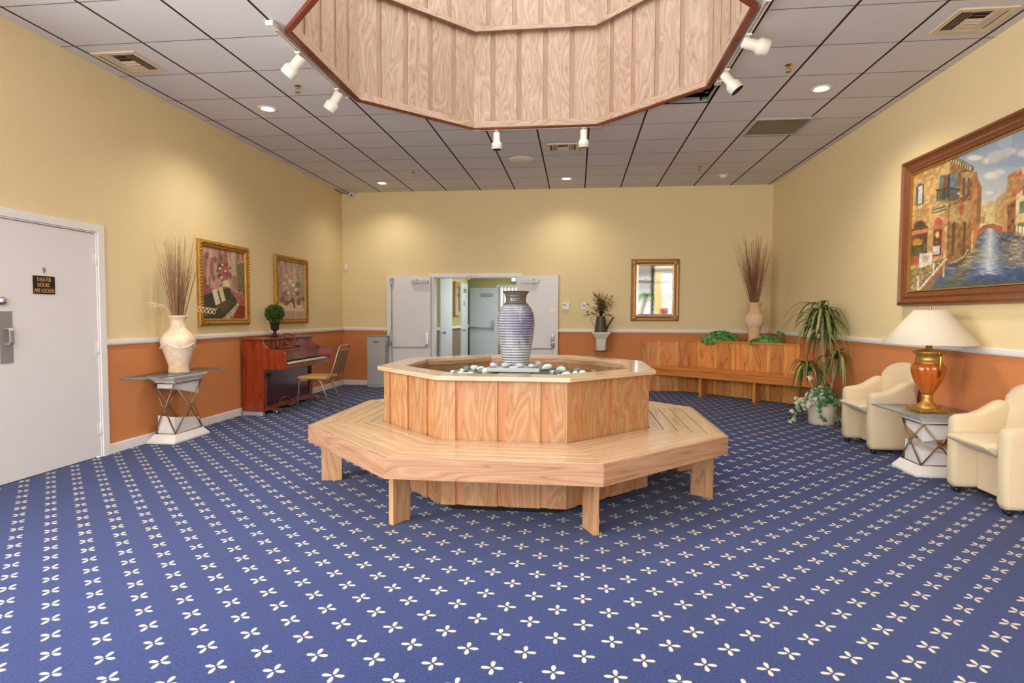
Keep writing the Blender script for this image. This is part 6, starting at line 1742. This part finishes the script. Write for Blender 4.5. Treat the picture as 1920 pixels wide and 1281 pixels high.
spot('white spotlight pointing straight down on the back track, beside the small vent', .06, 6.825, (.02, .18, -1))
spot('white tilted spotlight above the theater door vent, nearer the camera', -2.315, 4.66, (-.75, .05, -.75))
spot('white tilted spotlight on the piano side track, next to the well corner', -2.315, 5.44, (-.6, .1, -.8))
spot('white spotlight turned sideways on the canal painting side, nearer the camera', 1.295, 4.72, (.95, .1, -.22))
spot('white tilted spotlight on the canal painting side beside the missing tile', 1.295, 5.36, (.55, -.15, -.8))

# ================================================================== LIGHT
def area(name, loc, rot, sx, sy, power, color=(1, 1, 1), shape='RECTANGLE', spread=pi):
    l = bpy.data.lights.new(name, 'AREA'); l.shape = shape; l.size = sx; l.size_y = sy; l.energy = power; l.color = color; l.spread = spread
    o = bpy.data.objects.new(name, l); COL.objects.link(o); o.location = loc; o.rotation_euler = rot; o['kind'] = 'helper'
    return o
area('skylight_daylight', (WX, WY, WTOP - .02), (0, 0, 0), 2.9, 2.9, 66, (1.0, .985, .96), 'DISK')
for i, (a, b) in enumerate(zip(bays, bays[1:])):
    if i in (4, 5): continue
    area('window_daylight', ((a + b) / 2, FRONT + .03, 1.75), (RAD(90), 0, 0), (b - a) - .15, 2.9, 40 * (b - a), (.97, .98, 1.0))
area('side_window_fill', (XL + .03, (SW0 + SW1) / 2, (SWZ0 + SWZ1) / 2), (0, RAD(-90), 0), 1.8, 3.3, 255, (.98, .98, 1.0))  # fill lamp at the added side window, brightens the right wall
for x, y in LIGHTS + [(-3.3, 2.4), (2.3, 2.4), (-.2, 1.0), (-3.3, .2), (2.3, .2)]:  # those listed after LIGHTS are added fill lamps, unseen behind the viewer
    l = bpy.data.lights.new('downlight_lamp', 'SPOT'); l.energy = 60 if y > 8 else 120 if y > 4 else 60; l.color = (1.0, .91, .78); l.spot_size = RAD(140); l.spot_blend = .9; l.shadow_soft_size = .06
    o = bpy.data.objects.new('downlight_lamp', l); COL.objects.link(o); o.location = (x, y, C - .03); o['kind'] = 'helper'
for x, y in [(-3.3, 2.4), (2.3, 2.4), (-.2, 1.0), (-3.3, .2), (2.3, .2)]:  # fixtures added to go with the fill lamps behind the viewer
    downlight(x, y, 'unseen downlight added as fill, behind the viewer')
area('foyer_fill_light', (-1.0, 12.4, FZ - .02), (0, 0, 0), 2.2, 2.6, 55, (.93, 1.0, .97))  # area lamp added to brighten the foyer, no fixture there
area('far_window_daylight', (-1.1, 18.2, 1.4), (RAD(90), 0, RAD(180)), 4.0, 1.9, 60, (.95, .98, 1.0))
w = bpy.data.worlds.new('sky'); SC.world = w; w.use_nodes = True
bg = w.node_tree.nodes['Background']; bg.inputs[0].default_value = (.86, .93, 1.0, 1); bg.inputs[1].default_value = 2.6

# ================================================================== CAMERA
cd = bpy.data.cameras.new('camera'); cd.sensor_fit = 'HORIZONTAL'; cd.sensor_width = 36.0; cd.lens = FPX / 1920 * 36; cd.clip_start = .05; cd.clip_end = 200
cam = bpy.data.objects.new('camera', cd); COL.objects.link(cam)
cy_, sy_, cpp, spp = cos(YAW), sin(YAW), cos(PITCH), sin(PITCH)
Fv = Vector((-sy_ * cpp, cy_ * cpp, spp)); Rv = Vector((cy_, sy_, 0)); Uv = Rv.cross(Fv)
R2 = Rv * cos(ROLL) + Uv * sin(ROLL); U2 = -Rv * sin(ROLL) + Uv * cos(ROLL)
cam.matrix_world = Matrix(((R2.x, U2.x, -Fv.x, 0), (R2.y, U2.y, -Fv.y, 0), (R2.z, U2.z, -Fv.z, CAM_H), (0, 0, 0, 1)))
SC.camera = cam
vs = SC.view_settings
SC.display_settings.display_device = 'sRGB'
vs.view_transform = 'Standard'; vs.look = 'None'; vs.exposure = 0.0; vs.gamma = 1.0; vs.use_curve_mapping = False
SC.cycles.use_denoising = True
SC.cycles.use_adaptive_sampling = True; SC.cycles.adaptive_threshold = 0.1; SC.cycles.adaptive_min_samples = 24
SC.cycles.max_bounces = 8; SC.cycles.diffuse_bounces = 4; SC.cycles.glossy_bounces = 4; SC.cycles.transparent_max_bounces = 12
SC.cycles.sample_clamp_indirect = 6.0
SC.cycles.caustics_reflective = False; SC.cycles.caustics_refractive = False
